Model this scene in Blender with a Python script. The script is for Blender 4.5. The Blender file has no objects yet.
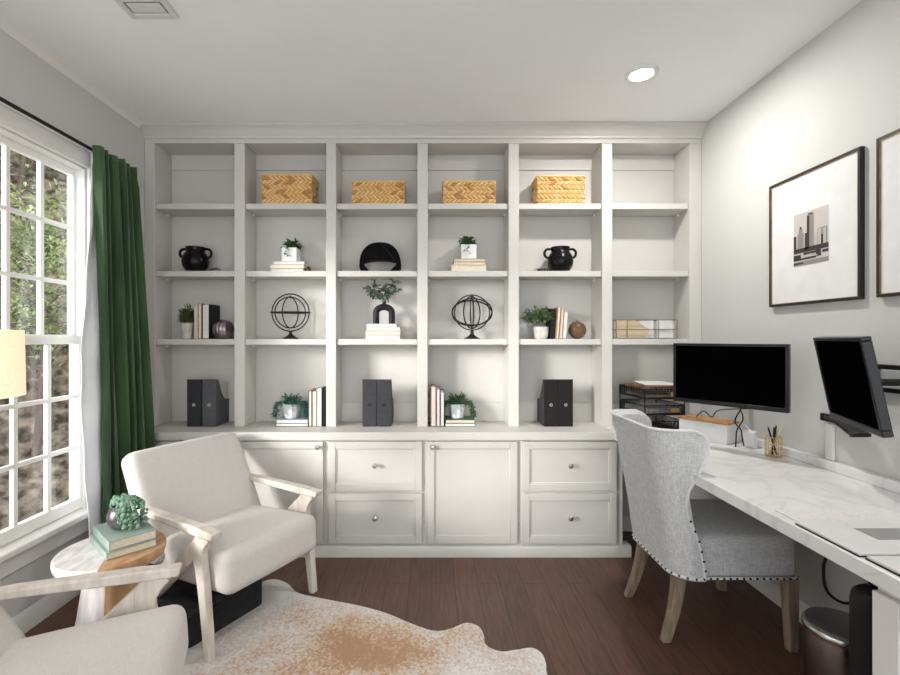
import bpy, bmesh, math, random
from mathutils import Vector, Matrix, Euler
R = random.Random(7)
PI = math.pi
sc = bpy.context.scene
COL = sc.collection

# ------------------------------------------------------------------ measuring
F, VX, VY, CH = 460.0, 432.0, 338.0, 1.353      # focal length in px, vanishing point, eye height
def X(px, Y): return (px - VX) * Y / F
def Zh(py, Y): return CH - (py - VY) * Y / F
def floor_pt(px, py, z=0.0):
    Y = (CH - z) * F / (py - VY)
    return X(px, Y), Y

# ------------------------------------------------------------------ materials
def new_mat(name):
    m = bpy.data.materials.new(name); m.use_nodes = True
    nt = m.node_tree; b = nt.nodes['Principled BSDF']
    return m, nt, b
def setc(b, c, rough=0.5, metal=0.0, spec=0.5):
    b.inputs['Base Color'].default_value = (*c, 1)
    b.inputs['Roughness'].default_value = rough
    b.inputs['Metallic'].default_value = metal
    b.inputs['Specular IOR Level'].default_value = spec
def noise_mat(name, c1, c2, scale=8, rough=0.5, metal=0, spec=0.5, detail=4, bump=0.0, bscale=None,
              stretch=(1, 1, 1), lo=0.35, hi=0.65, sheen=0.0, coat=0.0):
    m, nt, b = new_mat(name); setc(b, c1, rough, metal, spec)
    tc = nt.nodes.new('ShaderNodeTexCoord'); mp = nt.nodes.new('ShaderNodeMapping')
    mp.inputs['Scale'].default_value = stretch
    nt.links.new(tc.outputs['Object'], mp.inputs['Vector'])
    n = nt.nodes.new('ShaderNodeTexNoise'); n.inputs['Scale'].default_value = scale; n.inputs['Detail'].default_value = detail
    nt.links.new(mp.outputs['Vector'], n.inputs['Vector'])
    r = nt.nodes.new('ShaderNodeValToRGB')
    r.color_ramp.elements[0].position = lo; r.color_ramp.elements[0].color = (*c1, 1)
    r.color_ramp.elements[1].position = hi; r.color_ramp.elements[1].color = (*c2, 1)
    nt.links.new(n.outputs['Fac'], r.inputs['Fac']); nt.links.new(r.outputs['Color'], b.inputs['Base Color'])
    if bump:
        n2 = nt.nodes.new('ShaderNodeTexNoise'); n2.inputs['Scale'].default_value = bscale or scale; n2.inputs['Detail'].default_value = 3
        nt.links.new(mp.outputs['Vector'], n2.inputs['Vector'])
        bp = nt.nodes.new('ShaderNodeBump'); bp.inputs['Strength'].default_value = bump; bp.inputs['Distance'].default_value = 0.01
        nt.links.new(n2.outputs['Fac'], bp.inputs['Height']); nt.links.new(bp.outputs['Normal'], b.inputs['Normal'])
    if sheen: b.inputs['Sheen Weight'].default_value = sheen
    if coat: b.inputs['Coat Weight'].default_value = coat
    return m
def flat(name, c, rough=0.5, metal=0, spec=0.5):
    d = tuple(max(0, x * 0.94) for x in c)
    return noise_mat(name, d, c, scale=14, rough=rough, metal=metal, spec=spec)

def weave_mat(name, c1, c2, scale=260, rough=0.95, sheen=0.2):
    m, nt, b = new_mat(name); setc(b, c1, rough, 0, 0.2)
    tc = nt.nodes.new('ShaderNodeTexCoord')
    outs = []
    for s in ((0.12, 1, 1), (1, 0.12, 1), (1, 1, 0.12)):
        mp = nt.nodes.new('ShaderNodeMapping'); mp.inputs['Scale'].default_value = s
        nt.links.new(tc.outputs['Object'], mp.inputs['Vector'])
        n = nt.nodes.new('ShaderNodeTexNoise'); n.inputs['Scale'].default_value = scale; n.inputs['Detail'].default_value = 2
        nt.links.new(mp.outputs['Vector'], n.inputs['Vector']); outs.append(n.outputs['Fac'])
    a = nt.nodes.new('ShaderNodeMath'); a.operation = 'ADD'; nt.links.new(outs[0], a.inputs[0]); nt.links.new(outs[1], a.inputs[1])
    a2 = nt.nodes.new('ShaderNodeMath'); a2.operation = 'ADD'; nt.links.new(a.outputs[0], a2.inputs[0]); nt.links.new(outs[2], a2.inputs[1])
    a3 = nt.nodes.new('ShaderNodeMath'); a3.operation = 'DIVIDE'; nt.links.new(a2.outputs[0], a3.inputs[0]); a3.inputs[1].default_value = 3
    r = nt.nodes.new('ShaderNodeValToRGB')
    r.color_ramp.elements[0].position = 0.38; r.color_ramp.elements[0].color = (*c1, 1)
    r.color_ramp.elements[1].position = 0.62; r.color_ramp.elements[1].color = (*c2, 1)
    nt.links.new(a3.outputs[0], r.inputs['Fac']); nt.links.new(r.outputs['Color'], b.inputs['Base Color'])
    bp = nt.nodes.new('ShaderNodeBump'); bp.inputs['Strength'].default_value = 0.25; bp.inputs['Distance'].default_value = 0.004
    nt.links.new(a3.outputs[0], bp.inputs['Height']); nt.links.new(bp.outputs['Normal'], b.inputs['Normal'])
    b.inputs['Sheen Weight'].default_value = sheen
    return m

def floor_mat():
    m, nt, b = new_mat('dark_plank_floor'); setc(b, (0.06, 0.03, 0.02), 0.36, 0, 0.4)
    tc = nt.nodes.new('ShaderNodeTexCoord'); mp = nt.nodes.new('ShaderNodeMapping')
    mp.inputs['Rotation'].default_value = (0, 0, PI / 2)
    nt.links.new(tc.outputs['Object'], mp.inputs['Vector'])
    br = nt.nodes.new('ShaderNodeTexBrick')
    br.offset = 0.37; br.inputs['Scale'].default_value = 1.0
    br.inputs['Brick Width'].default_value = 1.85; br.inputs['Row Height'].default_value = 0.125
    br.inputs['Mortar Size'].default_value = 0.0016; br.inputs['Mortar Smooth'].default_value = 0.3
    br.inputs['Color1'].default_value = (0.088, 0.043, 0.030, 1); br.inputs['Color2'].default_value = (0.112, 0.055, 0.037, 1)
    br.inputs['Mortar'].default_value = (0.022, 0.011, 0.008, 1)
    nt.links.new(mp.outputs['Vector'], br.inputs['Vector'])
    mp2 = nt.nodes.new('ShaderNodeMapping'); mp2.inputs['Scale'].default_value = (14, 1.1, 1)
    nt.links.new(tc.outputs['Object'], mp2.inputs['Vector'])
    n = nt.nodes.new('ShaderNodeTexNoise'); n.inputs['Scale'].default_value = 5; n.inputs['Detail'].default_value = 8; n.inputs['Roughness'].default_value = 0.65
    nt.links.new(mp2.outputs['Vector'], n.inputs['Vector'])
    rr = nt.nodes.new('ShaderNodeValToRGB')
    rr.color_ramp.elements[0].position = 0.25; rr.color_ramp.elements[0].color = (0.55, 0.55, 0.55, 1)
    rr.color_ramp.elements[1].position = 0.75; rr.color_ramp.elements[1].color = (1.5, 1.45, 1.4, 1)
    nt.links.new(n.outputs['Fac'], rr.inputs['Fac'])
    mx = nt.nodes.new('ShaderNodeMix'); mx.data_type = 'RGBA'; mx.blend_type = 'MULTIPLY'; mx.inputs['Factor'].default_value = 1
    nt.links.new(br.outputs['Color'], mx.inputs['A']); nt.links.new(rr.outputs['Color'], mx.inputs['B'])
    nt.links.new(mx.outputs['Result'], b.inputs['Base Color'])
    bp = nt.nodes.new('ShaderNodeBump'); bp.inputs['Strength'].default_value = 0.12; bp.inputs['Distance'].default_value = 0.004
    nt.links.new(n.outputs['Fac'], bp.inputs['Height']); nt.links.new(bp.outputs['Normal'], b.inputs['Normal'])
    return m

def marble_mat():
    m, nt, b = new_mat('white_marble'); setc(b, (0.8, 0.8, 0.79), 0.16, 0, 0.5)
    tc = nt.nodes.new('ShaderNodeTexCoord')
    n = nt.nodes.new('ShaderNodeTexNoise'); n.inputs['Scale'].default_value = 2.2; n.inputs['Detail'].default_value = 8; n.inputs['Distortion'].default_value = 1.4
    nt.links.new(tc.outputs['Object'], n.inputs['Vector'])
    r = nt.nodes.new('ShaderNodeValToRGB'); e = r.color_ramp.elements
    e[0].position = 0.40; e[0].color = (0.80, 0.80, 0.79, 1); e[1].position = 0.60; e[1].color = (0.80, 0.80, 0.79, 1)
    for p, v in ((0.47, 0.785), (0.5, 0.70), (0.53, 0.785)):
        q = e.new(p); q.color = (v, v, v * 0.99, 1)
    nt.links.new(n.outputs['Fac'], r.inputs['Fac']); nt.links.new(r.outputs['Color'], b.inputs['Base Color'])
    return m

def hide_mat():
    m, nt, b = new_mat('cowhide'); setc(b, (0.7, 0.65, 0.6), 0.85, 0, 0.2)
    tc = nt.nodes.new('ShaderNodeTexCoord')
    # distance along the hide's axis gives the brown back and the pale belly edge
    mp = nt.nodes.new('ShaderNodeMapping'); mp.vector_type = 'POINT'
    mp.inputs['Rotation'].default_value = (0, 0, 0.25)
    mp.inputs['Scale'].default_value = (0.95, 1.75, 1)
    sub = nt.nodes.new('ShaderNodeVectorMath'); sub.operation = 'SUBTRACT'; sub.inputs[1].default_value = (0.0, 0.12, 0)
    nt.links.new(tc.outputs['Object'], sub.inputs[0])
    nt.links.new(sub.outputs['Vector'], mp.inputs['Vector'])
    ln = nt.nodes.new('ShaderNodeVectorMath'); ln.operation = 'LENGTH'; nt.links.new(mp.outputs['Vector'], ln.inputs[0])
    n = nt.nodes.new('ShaderNodeTexNoise'); n.inputs['Scale'].default_value = 3.4; n.inputs['Detail'].default_value = 4
    nt.links.new(tc.outputs['Object'], n.inputs['Vector'])
    n2 = nt.nodes.new('ShaderNodeTexNoise'); n2.inputs['Scale'].default_value = 85; n2.inputs['Detail'].default_value = 5
    nt.links.new(tc.outputs['Object'], n2.inputs['Vector'])
    def math_(op, a, bb):
        k = nt.nodes.new('ShaderNodeMath'); k.operation = op
        for i, v in enumerate((a, bb)):
            if isinstance(v, (int, float)): k.inputs[i].default_value = v
            else: nt.links.new(v, k.inputs[i])
        return k.outputs[0]
    t = math_('ADD', ln.outputs['Value'], math_('MULTIPLY', math_('SUBTRACT', n.outputs['Fac'], 0.5), 1.35))
    t = math_('ADD', t, math_('MULTIPLY', math_('SUBTRACT', n2.outputs['Fac'], 0.5), 1.3))
    r = nt.nodes.new('ShaderNodeValToRGB'); e = r.color_ramp.elements
    e[0].position = 0.05; e[0].color = (0.40, 0.24, 0.14, 1); e[1].position = 0.80; e[1].color = (0.74, 0.72, 0.69, 1)
    for p, c in ((0.26, (0.52, 0.36, 0.235)), (0.40, (0.60, 0.49, 0.40)), (0.55, (0.62, 0.57, 0.54))):
        q = e.new(p); q.color = (*c, 1)
    nt.links.new(t, r.inputs['Fac']); nt.links.new(r.outputs['Color'], b.inputs['Base Color'])
    bp = nt.nodes.new('ShaderNodeBump'); bp.inputs['Strength'].default_value = 0.35; bp.inputs['Distance'].default_value = 0.006
    nt.links.new(n2.outputs['Fac'], bp.inputs['Height']); nt.links.new(bp.outputs['Normal'], b.inputs['Normal'])
    b.inputs['Sheen Weight'].default_value = 0.2
    return m

def glass_mat():
    m, nt, b = new_mat('window_glass')
    nt.nodes.remove(b); out = nt.nodes['Material Output']
    t = nt.nodes.new('ShaderNodeBsdfTransparent'); g = nt.nodes.new('ShaderNodeBsdfGlossy'); g.inputs['Roughness'].default_value = 0.02
    mx = nt.nodes.new('ShaderNodeMixShader'); mx.inputs['Fac'].default_value = 0.04
    nt.links.new(t.outputs[0], mx.inputs[1]); nt.links.new(g.outputs[0], mx.inputs[2]); nt.links.new(mx.outputs[0], out.inputs['Surface'])
    return m

def two_tone_table():
    # pale painted half and bare wood half meet along a straight joint
    m, nt, b = new_mat('dipped_table_wood'); setc(b, (0.5, 0.3, 0.15), 0.45)
    tc = nt.nodes.new('ShaderNodeTexCoord')
    dp = nt.nodes.new('ShaderNodeVectorMath'); dp.operation = 'DOT_PRODUCT'; dp.inputs[1].default_value = (0.93, 0.37, 0)
    nt.links.new(tc.outputs['Object'], dp.inputs[0])
    gt = nt.nodes.new('ShaderNodeMath'); gt.operation = 'GREATER_THAN'; gt.inputs[1].default_value = 0.0
    nt.links.new(dp.outputs['Value'], gt.inputs[0])
    mp = nt.nodes.new('ShaderNodeMapping'); mp.inputs['Scale'].default_value = (6, 2.2, 1.0)
    nt.links.new(tc.outputs['Object'], mp.inputs['Vector'])
    n = nt.nodes.new('ShaderNodeTexNoise'); n.inputs['Scale'].default_value = 6; n.inputs['Detail'].default_value = 7
    nt.links.new(mp.outputs['Vector'], n.inputs['Vector'])
    r1 = nt.nodes.new('ShaderNodeValToRGB'); r1.color_ramp.elements[0].position = 0.3; r1.color_ramp.elements[1].position = 0.62
    r1.color_ramp.elements[0].color = (0.50, 0.46, 0.47, 1); r1.color_ramp.elements[1].color = (0.74, 0.71, 0.69, 1)
    r2 = nt.nodes.new('ShaderNodeValToRGB'); r2.color_ramp.elements[0].position = 0.3; r2.color_ramp.elements[1].position = 0.7
    r2.color_ramp.elements[0].color = (0.34, 0.18, 0.085, 1); r2.color_ramp.elements[1].color = (0.55, 0.34, 0.18, 1)
    nt.links.new(n.outputs['Fac'], r1.inputs['Fac']); nt.links.new(n.outputs['Fac'], r2.inputs['Fac'])
    mx = nt.nodes.new('ShaderNodeMix'); mx.data_type = 'RGBA'
    nt.links.new(gt.outputs[0], mx.inputs['Factor']); nt.links.new(r1.outputs['Color'], mx.inputs['A']); nt.links.new(r2.outputs['Color'], mx.inputs['B'])
    nt.links.new(mx.outputs['Result'], b.inputs['Base Color'])
    return m

M = {}
M['wall'] = noise_mat('wall_paint', (0.575, 0.575, 0.555), (0.59, 0.59, 0.57), 3, 0.75, spec=0.25)
M['ceiling'] = noise_mat('ceiling_paint', (0.86, 0.87, 0.88), (0.88, 0.885, 0.895), 3, 0.9, spec=0.1)
M['cab'] = noise_mat('cabinet_paint', (0.545, 0.53, 0.495), (0.565, 0.55, 0.515), 5, 0.42, spec=0.4)
M['trim'] = noise_mat('trim_paint', (0.76, 0.75, 0.72), (0.78, 0.77, 0.74), 5, 0.4)
M['sashpaint'] = noise_mat('sash_paint', (0.80, 0.79, 0.76), (0.83, 0.82, 0.79), 5, 0.4)
M['floor'] = floor_mat()
M['marble'] = marble_mat()
M['hide'] = hide_mat()
M['glass'] = glass_mat()
M['table'] = two_tone_table()
M['uphol'] = weave_mat('pale_upholstery', (0.55, 0.525, 0.50), (0.64, 0.61, 0.585), 330)
M['linenp'] = weave_mat('pale_linen_cord', (0.60, 0.60, 0.60), (0.74, 0.74, 0.74), 210)
M['linen'] = weave_mat('grey_linen', (0.42, 0.43, 0.43), (0.68, 0.68, 0.68), 210)
M['wash'] = noise_mat('whitewashed_wood', (0.50, 0.44, 0.375), (0.66, 0.61, 0.545), 9, 0.6, stretch=(3, 3, 1), detail=8, lo=0.3, hi=0.6)
M['weather'] = noise_mat('weathered_oak', (0.16, 0.115, 0.072), (0.30, 0.235, 0.165), 10, 0.6, stretch=(4, 4, 0.7), detail=8, lo=0.3, hi=0.65)
M['velvet'] = noise_mat('green_velvet', (0.030, 0.066, 0.030), (0.060, 0.115, 0.050), 12, 0.85, spec=0.1, sheen=0.25, stretch=(1, 1, 0.2))
M['lining'] = noise_mat('white_lining', (0.83, 0.85, 0.88), (0.88, 0.90, 0.93), 10, 0.9, spec=0.1)
M['black'] = noise_mat('black_metal', (0.006, 0.006, 0.0065), (0.011, 0.011, 0.012), 20, 0.45, spec=0.25)
M['bezel'] = flat('dark_bezel', (0.010, 0.010, 0.011), 0.3, spec=0.3)
M['screen'] = noise_mat('dark_screen', (0.001, 0.001, 0.0011), (0.0015, 0.0015, 0.0016), 3, 0.5, spec=0.0)
M['ceram'] = noise_mat('black_ceramic', (0.003, 0.003, 0.0033), (0.006, 0.006, 0.0064), 18, 0.26, spec=0.2, bump=0.1, bscale=30)
M['archb'] = noise_mat('black_satin', (0.0016, 0.0016, 0.0018), (0.003, 0.003, 0.0033), 18, 0.5, spec=0.05)
M['ceram_m'] = noise_mat('black_matte_ceramic', (0.006, 0.006, 0.007), (0.012, 0.012, 0.013), 25, 0.5, spec=0.25, bump=0.15, bscale=60)
M['iron'] = noise_mat('dark_iron', (0.010, 0.009, 0.008), (0.022, 0.020, 0.018), 30, 0.5, metal=0.4)
M['nickel'] = noise_mat('brushed_nickel', (0.42, 0.40, 0.37), (0.55, 0.53, 0.5), 30, 0.3, metal=1)
M['steel'] = noise_mat('polished_steel', (0.62, 0.62, 0.62), (0.70, 0.70, 0.70), 20, 0.22, metal=1)
M['darksteel'] = noise_mat('grey_lid_steel', (0.17, 0.175, 0.18), (0.22, 0.225, 0.23), 12, 0.35, metal=0.7)
M['gold'] = noise_mat('gold_wire', (0.55, 0.36, 0.12), (0.72, 0.50, 0.20), 40, 0.3, metal=1)
M['basket'] = noise_mat('straw_gold', (0.66, 0.40, 0.14), (0.80, 0.53, 0.22), 60, 0.65, detail=4, bump=0.3, bscale=160)
M['basket2'] = noise_mat('straw_pale', (0.70, 0.47, 0.21), (0.80, 0.58, 0.30), 60, 0.65, detail=4, bump=0.3, bscale=160)
M['basket3'] = noise_mat('straw_brown_gap_shade', (0.38, 0.19, 0.06), (0.54, 0.30, 0.10), 60, 0.65, detail=4, bump=0.3, bscale=160)
M['char'] = weave_mat('charcoal_box_cloth', (0.020, 0.021, 0.024), (0.038, 0.039, 0.043), 300, 0.85, 0.1)
M['slate'] = weave_mat('slate_box_cloth', (0.060, 0.062, 0.069), (0.095, 0.098, 0.107), 300, 0.85, 0.1)
M['dgrey'] = weave_mat('dark_grey_box_cloth', (0.032, 0.032, 0.035), (0.056, 0.056, 0.061), 300, 0.85, 0.05)
M['espresso'] = weave_mat('espresso_box_cloth', (0.006, 0.0055, 0.005), (0.014, 0.012, 0.011), 300, 0.75, 0.1)
M['paper'] = noise_mat('white_pages', (0.62, 0.61, 0.59), (0.72, 0.71, 0.69), 90, 0.9, stretch=(1, 1, 3), spec=0.1)
M['cream'] = noise_mat('cream_pages', (0.66, 0.57, 0.43), (0.76, 0.68, 0.55), 90, 0.9, stretch=(1, 1, 3), spec=0.1)
M['pink'] = noise_mat('blush_pages', (0.62, 0.50, 0.43), (0.72, 0.61, 0.54), 90, 0.9, stretch=(3, 1, 1), spec=0.1)
M['c_black'] = flat('black_cover', (0.008, 0.008, 0.009), 0.5, spec=0.25)
M['c_brown'] = flat('brown_cover', (0.10, 0.06, 0.04), 0.55)
M['c_tan'] = flat('tan_cover', (0.50, 0.34, 0.20), 0.6)
M['c_white'] = flat('white_cover', (0.66, 0.66, 0.645), 0.55)
M['c_grey'] = flat('grey_cover', (0.40, 0.40, 0.38), 0.55)
M['c_green'] = flat('sage_cover', (0.27, 0.345, 0.305), 0.6)
M['c_dgreen'] = flat('dark_green_cover', (0.07, 0.14, 0.09), 0.6)
M['c_blue'] = flat('pale_blue_cover', (0.42, 0.48, 0.54), 0.6)
M['potw'] = noise_mat('white_glaze', (0.75, 0.76, 0.75), (0.82, 0.82, 0.81), 12, 0.35)
M['pots'] = noise_mat('stone_pot', (0.52, 0.49, 0.44), (0.68, 0.65, 0.60), 26, 0.8, bump=0.3, bscale=60)
M['potm'] = noise_mat('mottled_grey_green_pot', (0.34, 0.40, 0.37), (0.78, 0.78, 0.78), 16, 0.4, lo=0.42, hi=0.55)
M['silver'] = noise_mat('tarnished_silver', (0.16, 0.15, 0.16), (0.30, 0.28, 0.29), 14, 0.28, metal=0.9)
M['mauve'] = noise_mat('mercury_glass', (0.14, 0.11, 0.115), (0.36, 0.31, 0.31), 22, 0.25, metal=0.75, bump=0.2, bscale=50)
M['copper'] = noise_mat('brown_ball', (0.07, 0.034, 0.014), (0.19, 0.10, 0.044), 9, 0.35, bump=0.15, bscale=40)
M['soil'] = noise_mat('soil', (0.02, 0.014, 0.01), (0.05, 0.035, 0.025), 60, 0.95)
def leafm(n, a, b): return noise_mat(n, a, b, 30, 0.5, spec=0.3)
M['leaf'] = leafm('leaf_green', (0.025, 0.070, 0.022), (0.065, 0.15, 0.05))
M['leaf2'] = leafm('leaf_mid', (0.050, 0.105, 0.040), (0.17, 0.25, 0.11))
M['leafe'] = leafm('eucalyptus_leaf', (0.045, 0.085, 0.06), (0.14, 0.20, 0.15))
M['leaft'] = leafm('teal_leaf', (0.025, 0.11, 0.075), (0.08, 0.22, 0.155))
M['leafo'] = leafm('olive_leaf', (0.045, 0.06, 0.02), (0.11, 0.13, 0.05))
M['pearl'] = leafm('succulent_bead', (0.09, 0.20, 0.12), (0.30, 0.45, 0.33))
M['bark'] = noise_mat('bark', (0.06, 0.045, 0.035), (0.16, 0.125, 0.10), 14, 0.95, stretch=(1, 1, 0.2), bump=0.5)
M['tree'] = noise_mat('tree_leaf', (0.10, 0.15, 0.045), (0.36, 0.44, 0.19), 3, 0.7, spec=0.2)
M['twig'] = noise_mat('dry_leaf', (0.07, 0.048, 0.028), (0.20, 0.145, 0.09), 4, 0.85, spec=0.1)
M['hill'] = noise_mat('leaf_litter', (0.040, 0.031, 0.023), (0.29, 0.235, 0.185), 11, 0.95, detail=12, spec=0.1, bump=0.8, bscale=16, lo=0.38, hi=0.70)
M['silverp'] = flat('silver_paint', (0.46, 0.46, 0.45), 0.4)
M['white'] = flat('white_plastic', (0.80, 0.80, 0.79), 0.4)
M['grey'] = flat('grey_print', (0.28, 0.285, 0.28), 0.6)
M['matb'] = flat('mat_board', (0.76, 0.75, 0.745), 0.85)
M['p_sky'] = flat('print_sky', (0.56, 0.52, 0.48), 0.8)
M['p_mid'] = flat('print_mid', (0.26, 0.24, 0.23), 0.8)
M['p_lt'] = flat('print_light', (0.48, 0.45, 0.43), 0.8)
M['p_dk'] = flat('print_dark', (0.035, 0.032, 0.03), 0.8)
M['framek'] = flat('dark_frame', (0.014, 0.011, 0.009), 0.4)
M['frameg'] = noise_mat('gilt_edge', (0.28, 0.19, 0.09), (0.42, 0.30, 0.16), 20, 0.35, metal=0.8)
M['boxwood'] = noise_mat('warm_box_wood', (0.40, 0.19, 0.07), (0.58, 0.31, 0.13), 12, 0.5, stretch=(1, 5, 1))
M['leather'] = noise_mat('brown_leather', (0.10, 0.038, 0.018), (0.19, 0.075, 0.035), 25, 0.45)
M['manila'] = flat('manila_card', (0.56, 0.43, 0.27), 0.8)
M['wiregrey'] = flat('grey_wire', (0.20, 0.195, 0.185), 0.5, 0.3)
M['ventw'] = flat('vent_white', (0.68, 0.68, 0.67), 0.5)
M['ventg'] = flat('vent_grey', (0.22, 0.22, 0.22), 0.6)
M['binc'] = weave_mat('dark_box_fabric', (0.010, 0.010, 0.011), (0.022, 0.023, 0.025), 260, 0.9, 0.1)
M['shade'] = noise_mat('cream_shade', (0.62, 0.50, 0.36), (0.68, 0.56, 0.41), 60, 0.9)
nt = M['shade'].node_tree; bb = nt.nodes['Principled BSDF']
bb.inputs['Emission Color'].default_value = (1.0, 0.78, 0.52, 1); bb.inputs['Emission Strength'].default_value = 0.45
m, nt, b = new_mat('lit_lamp_lens'); setc(b, (0.9, 0.9, 0.9), 0.5)
b.inputs['Emission Color'].default_value = (1, 0.97, 0.92, 1); b.inputs['Emission Strength'].default_value = 9
M['lens'] = m

# ------------------------------------------------------------------ mesh builder
class MB:
    def __init__(s):
        s.v = []; s.f = []; s.mi = []
    def add(s, verts, faces, mi=0, T=None):
        o = len(s.v)
        for p in verts:
            p = Vector(p)
            if T is not None: p = T @ p
            s.v.append(p)
        for f in faces:
            s.f.append([o + i for i in f]); s.mi.append(mi)
        return s
    def box(s, x0, x1, y0, y1, z0, z1, mi=0, T=None):
        if x0 > x1: x0, x1 = x1, x0
        if y0 > y1: y0, y1 = y1, y0
        v = [(x0,y0,z0),(x1,y0,z0),(x1,y1,z0),(x0,y1,z0),(x0,y0,z1),(x1,y0,z1),(x1,y1,z1),(x0,y1,z1)]
        f = [(0,3,2,1),(4,5,6,7),(0,1,5,4),(1,2,6,5),(2,3,7,6),(3,0,4,7)]
        return s.add(v, f, mi, T)
    def prism(s, pts, a, b, axis='y', mi=0, T=None):
        """polygon pts extruded between a and b along axis"""
        n = len(pts)
        def mk(p, t):
            if axis == 'y': return (p[0], t, p[1])
            if axis == 'x': return (t, p[0], p[1])
            return (p[0], p[1], t)
        v = [mk(p, a) for p in pts] + [mk(p, b) for p in pts]
        f = [tuple(range(n)), tuple(range(2*n-1, n-1, -1))]
        for i in range(n):
            j = (i+1) % n
            f.append((i, i+n, j+n, j))
        return s.add(v, f, mi, T)
    def lathe(s, prof, n=32, c=(0,0,0), mi=0, T=None, close=True):
        v = []; f = []
        for r, z in prof:
            for k in range(n):
                a = 2*PI*k/n
                v.append((c[0]+r*math.cos(a), c[1]+r*math.sin(a), c[2]+z))
        m = len(prof)
        for i in range(m-1):
            for k in range(n):
                k2 = (k+1) % n
                f.append((i*n+k, i*n+k2, (i+1)*n+k2, (i+1)*n+k))
        if close:
            if prof[0][0] > 1e-5: f.append(tuple(reversed(range(n))))
            if prof[-1][0] > 1e-5: f.append(tuple((m-1)*n+k for k in range(n)))
        return s.add(v, f, mi, T)
    def tube(s, pts, r, n=8, mi=0, T=None, closed=False):
        pts = [Vector(p) for p in pts]; m = len(pts)
        rr = r if isinstance(r, (list, tuple)) else [r]*m
        v = []; f = []; nrm = None
        for i, p in enumerate(pts):
            if closed: t = pts[(i+1) % m] - pts[i-1]
            else: t = pts[min(i+1, m-1)] - pts[max(i-1, 0)]
            t.normalize()
            if nrm is None:
                nrm = t.orthogonal().normalized()
            else:
                nrm = (nrm - t * nrm.dot(t))
                nrm = nrm.normalized() if nrm.length > 1e-6 else t.orthogonal().normalized()
            bn = t.cross(nrm)
            for k in range(n):
                a = 2*PI*k/n
                v.append(p + (nrm*math.cos(a) + bn*math.sin(a))*rr[i])
        for i in range(m if closed else m-1):
            i2 = (i+1) % m
            for k in range(n):
                k2 = (k+1) % n
                f.append((i*n+k, i*n+k2, i2*n+k2, i2*n+k))
        if not closed:
            f.append(tuple(reversed(range(n)))); f.append(tuple((m-1)*n+k for k in range(n)))
        return s.add(v, f, mi, T)
    def grid(s, fn, nu, nv, mi=0, T=None, wrap=False):
        v = [fn(i/(nu if wrap else nu-1), j/(nv-1)) for j in range(nv) for i in range(nu)]
        f = []
        for j in range(nv-1):
            for i in range(nu if wrap else nu-1):
                i2 = (i+1) % nu
                f.append((j*nu+i, j*nu+i2, (j+1)*nu+i2, (j+1)*nu+i))
        return s.add(v, f, mi, T)
    def rbox(s, hx, hy, hz, r, n=9, puff=(0,0,0), mi=0, T=None):
        """rounded cushion box centred at origin"""
        bm = bmesh.new(); bmesh.ops.create_cube(bm, size=2)
        bmesh.ops.subdivide_edges(bm, edges=bm.edges[:], cuts=2*n-1, use_grid_fill=True)
        h = Vector((hx, hy, hz)); vs = []
        for v in bm.verts:
            q = Vector()
            for k in range(3):
                t = v.co[k]                                  # denser towards the edges
                q[k] = math.copysign(1-(1-abs(t))**1.7, t) * h[k] if abs(t) > 0 else 0
            inner = Vector([max(-(h[k]-r), min(h[k]-r, q[k])) for k in range(3)])
            d = q - inner
            if d.length > 1e-7:
                q = inner + d.normalized()*r
            u = Vector([q[k]/h[k] for k in range(3)])
            for k in range(3):
                a, b_ = [j for j in range(3) if j != k]
                q[k] += puff[k]*u[k]*max(0, 1-u[a]**2)*max(0, 1-u[b_]**2)
            vs.append(q)
        bm.verts.index_update()
        fs = [[v.index for v in f.verts] for f in bm.faces]
        bm.free()
        return s.add(vs, fs, mi, T)
    def ball(s, c, r, nu=12, nv=8, mi=0, sq=(1,1,1)):
        prof = [(max(0.0, r*math.sin(PI*j/nv)), -r*math.cos(PI*j/nv)) for j in range(nv+1)]
        T = Matrix.Translation(c) @ Matrix.Diagonal((*sq, 1))
        prof[0] = (1e-4*r, prof[0][1]); prof[-1] = (1e-4*r, prof[-1][1])
        return s.lathe(prof, nu, (0,0,0), mi, T)
    def leaf(s, p, d, up, L, W, mi=0, fold=0.25):
        d = Vector(d).normalized(); sd = d.cross(Vector(up))
        if sd.length < 1e-4: sd = d.orthogonal()
        sd.normalize(); nn = sd.cross(d)
        p = Vector(p)
        a = p; m1 = p + d*L*0.45; t = p + d*L - nn*L*0.12
        l1 = p + d*L*0.22 + sd*W*0.38 + nn*W*fold; l2 = p + d*L*0.6 + sd*W*0.42 + nn*W*fold*0.8
        r1 = p + d*L*0.22 - sd*W*0.38 + nn*W*fold; r2 = p + d*L*0.6 - sd*W*0.42 + nn*W*fold*0.8
        return s.add([a, m1, t, l1, l2, r1, r2], [(0,1,4,3),(1,2,4),(0,5,6,1),(1,6,2)], mi)
    def build(s, name, mats, parent=None, bevel=0, smooth=35, seg=2):
        me = bpy.data.meshes.new(name)
        me.from_pydata([tuple(p) for p in s.v], [], s.f)
        if not isinstance(mats, (list, tuple)): mats = [mats]
        for m in mats: me.materials.append(m)
        for p, k in zip(me.polygons, s.mi): p.material_index = k
        bm = bmesh.new(); bm.from_mesh(me)
        bmesh.ops.recalc_face_normals(bm, faces=bm.faces[:]); bm.to_mesh(me); bm.free()
        if smooth:
            for p in me.polygons: p.use_smooth = True
            me.set_sharp_from_angle(angle=math.radians(smooth))
        me.update()
        o = bpy.data.objects.new(name, me); COL.objects.link(o)
        if parent: o.parent = parent
        if bevel:
            b = o.modifiers.new('soft_edges', 'BEVEL'); b.width = bevel; b.segments = seg; b.limit_method = 'ANGLE'; b.angle_limit = math.radians(40)
        return o

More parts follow.
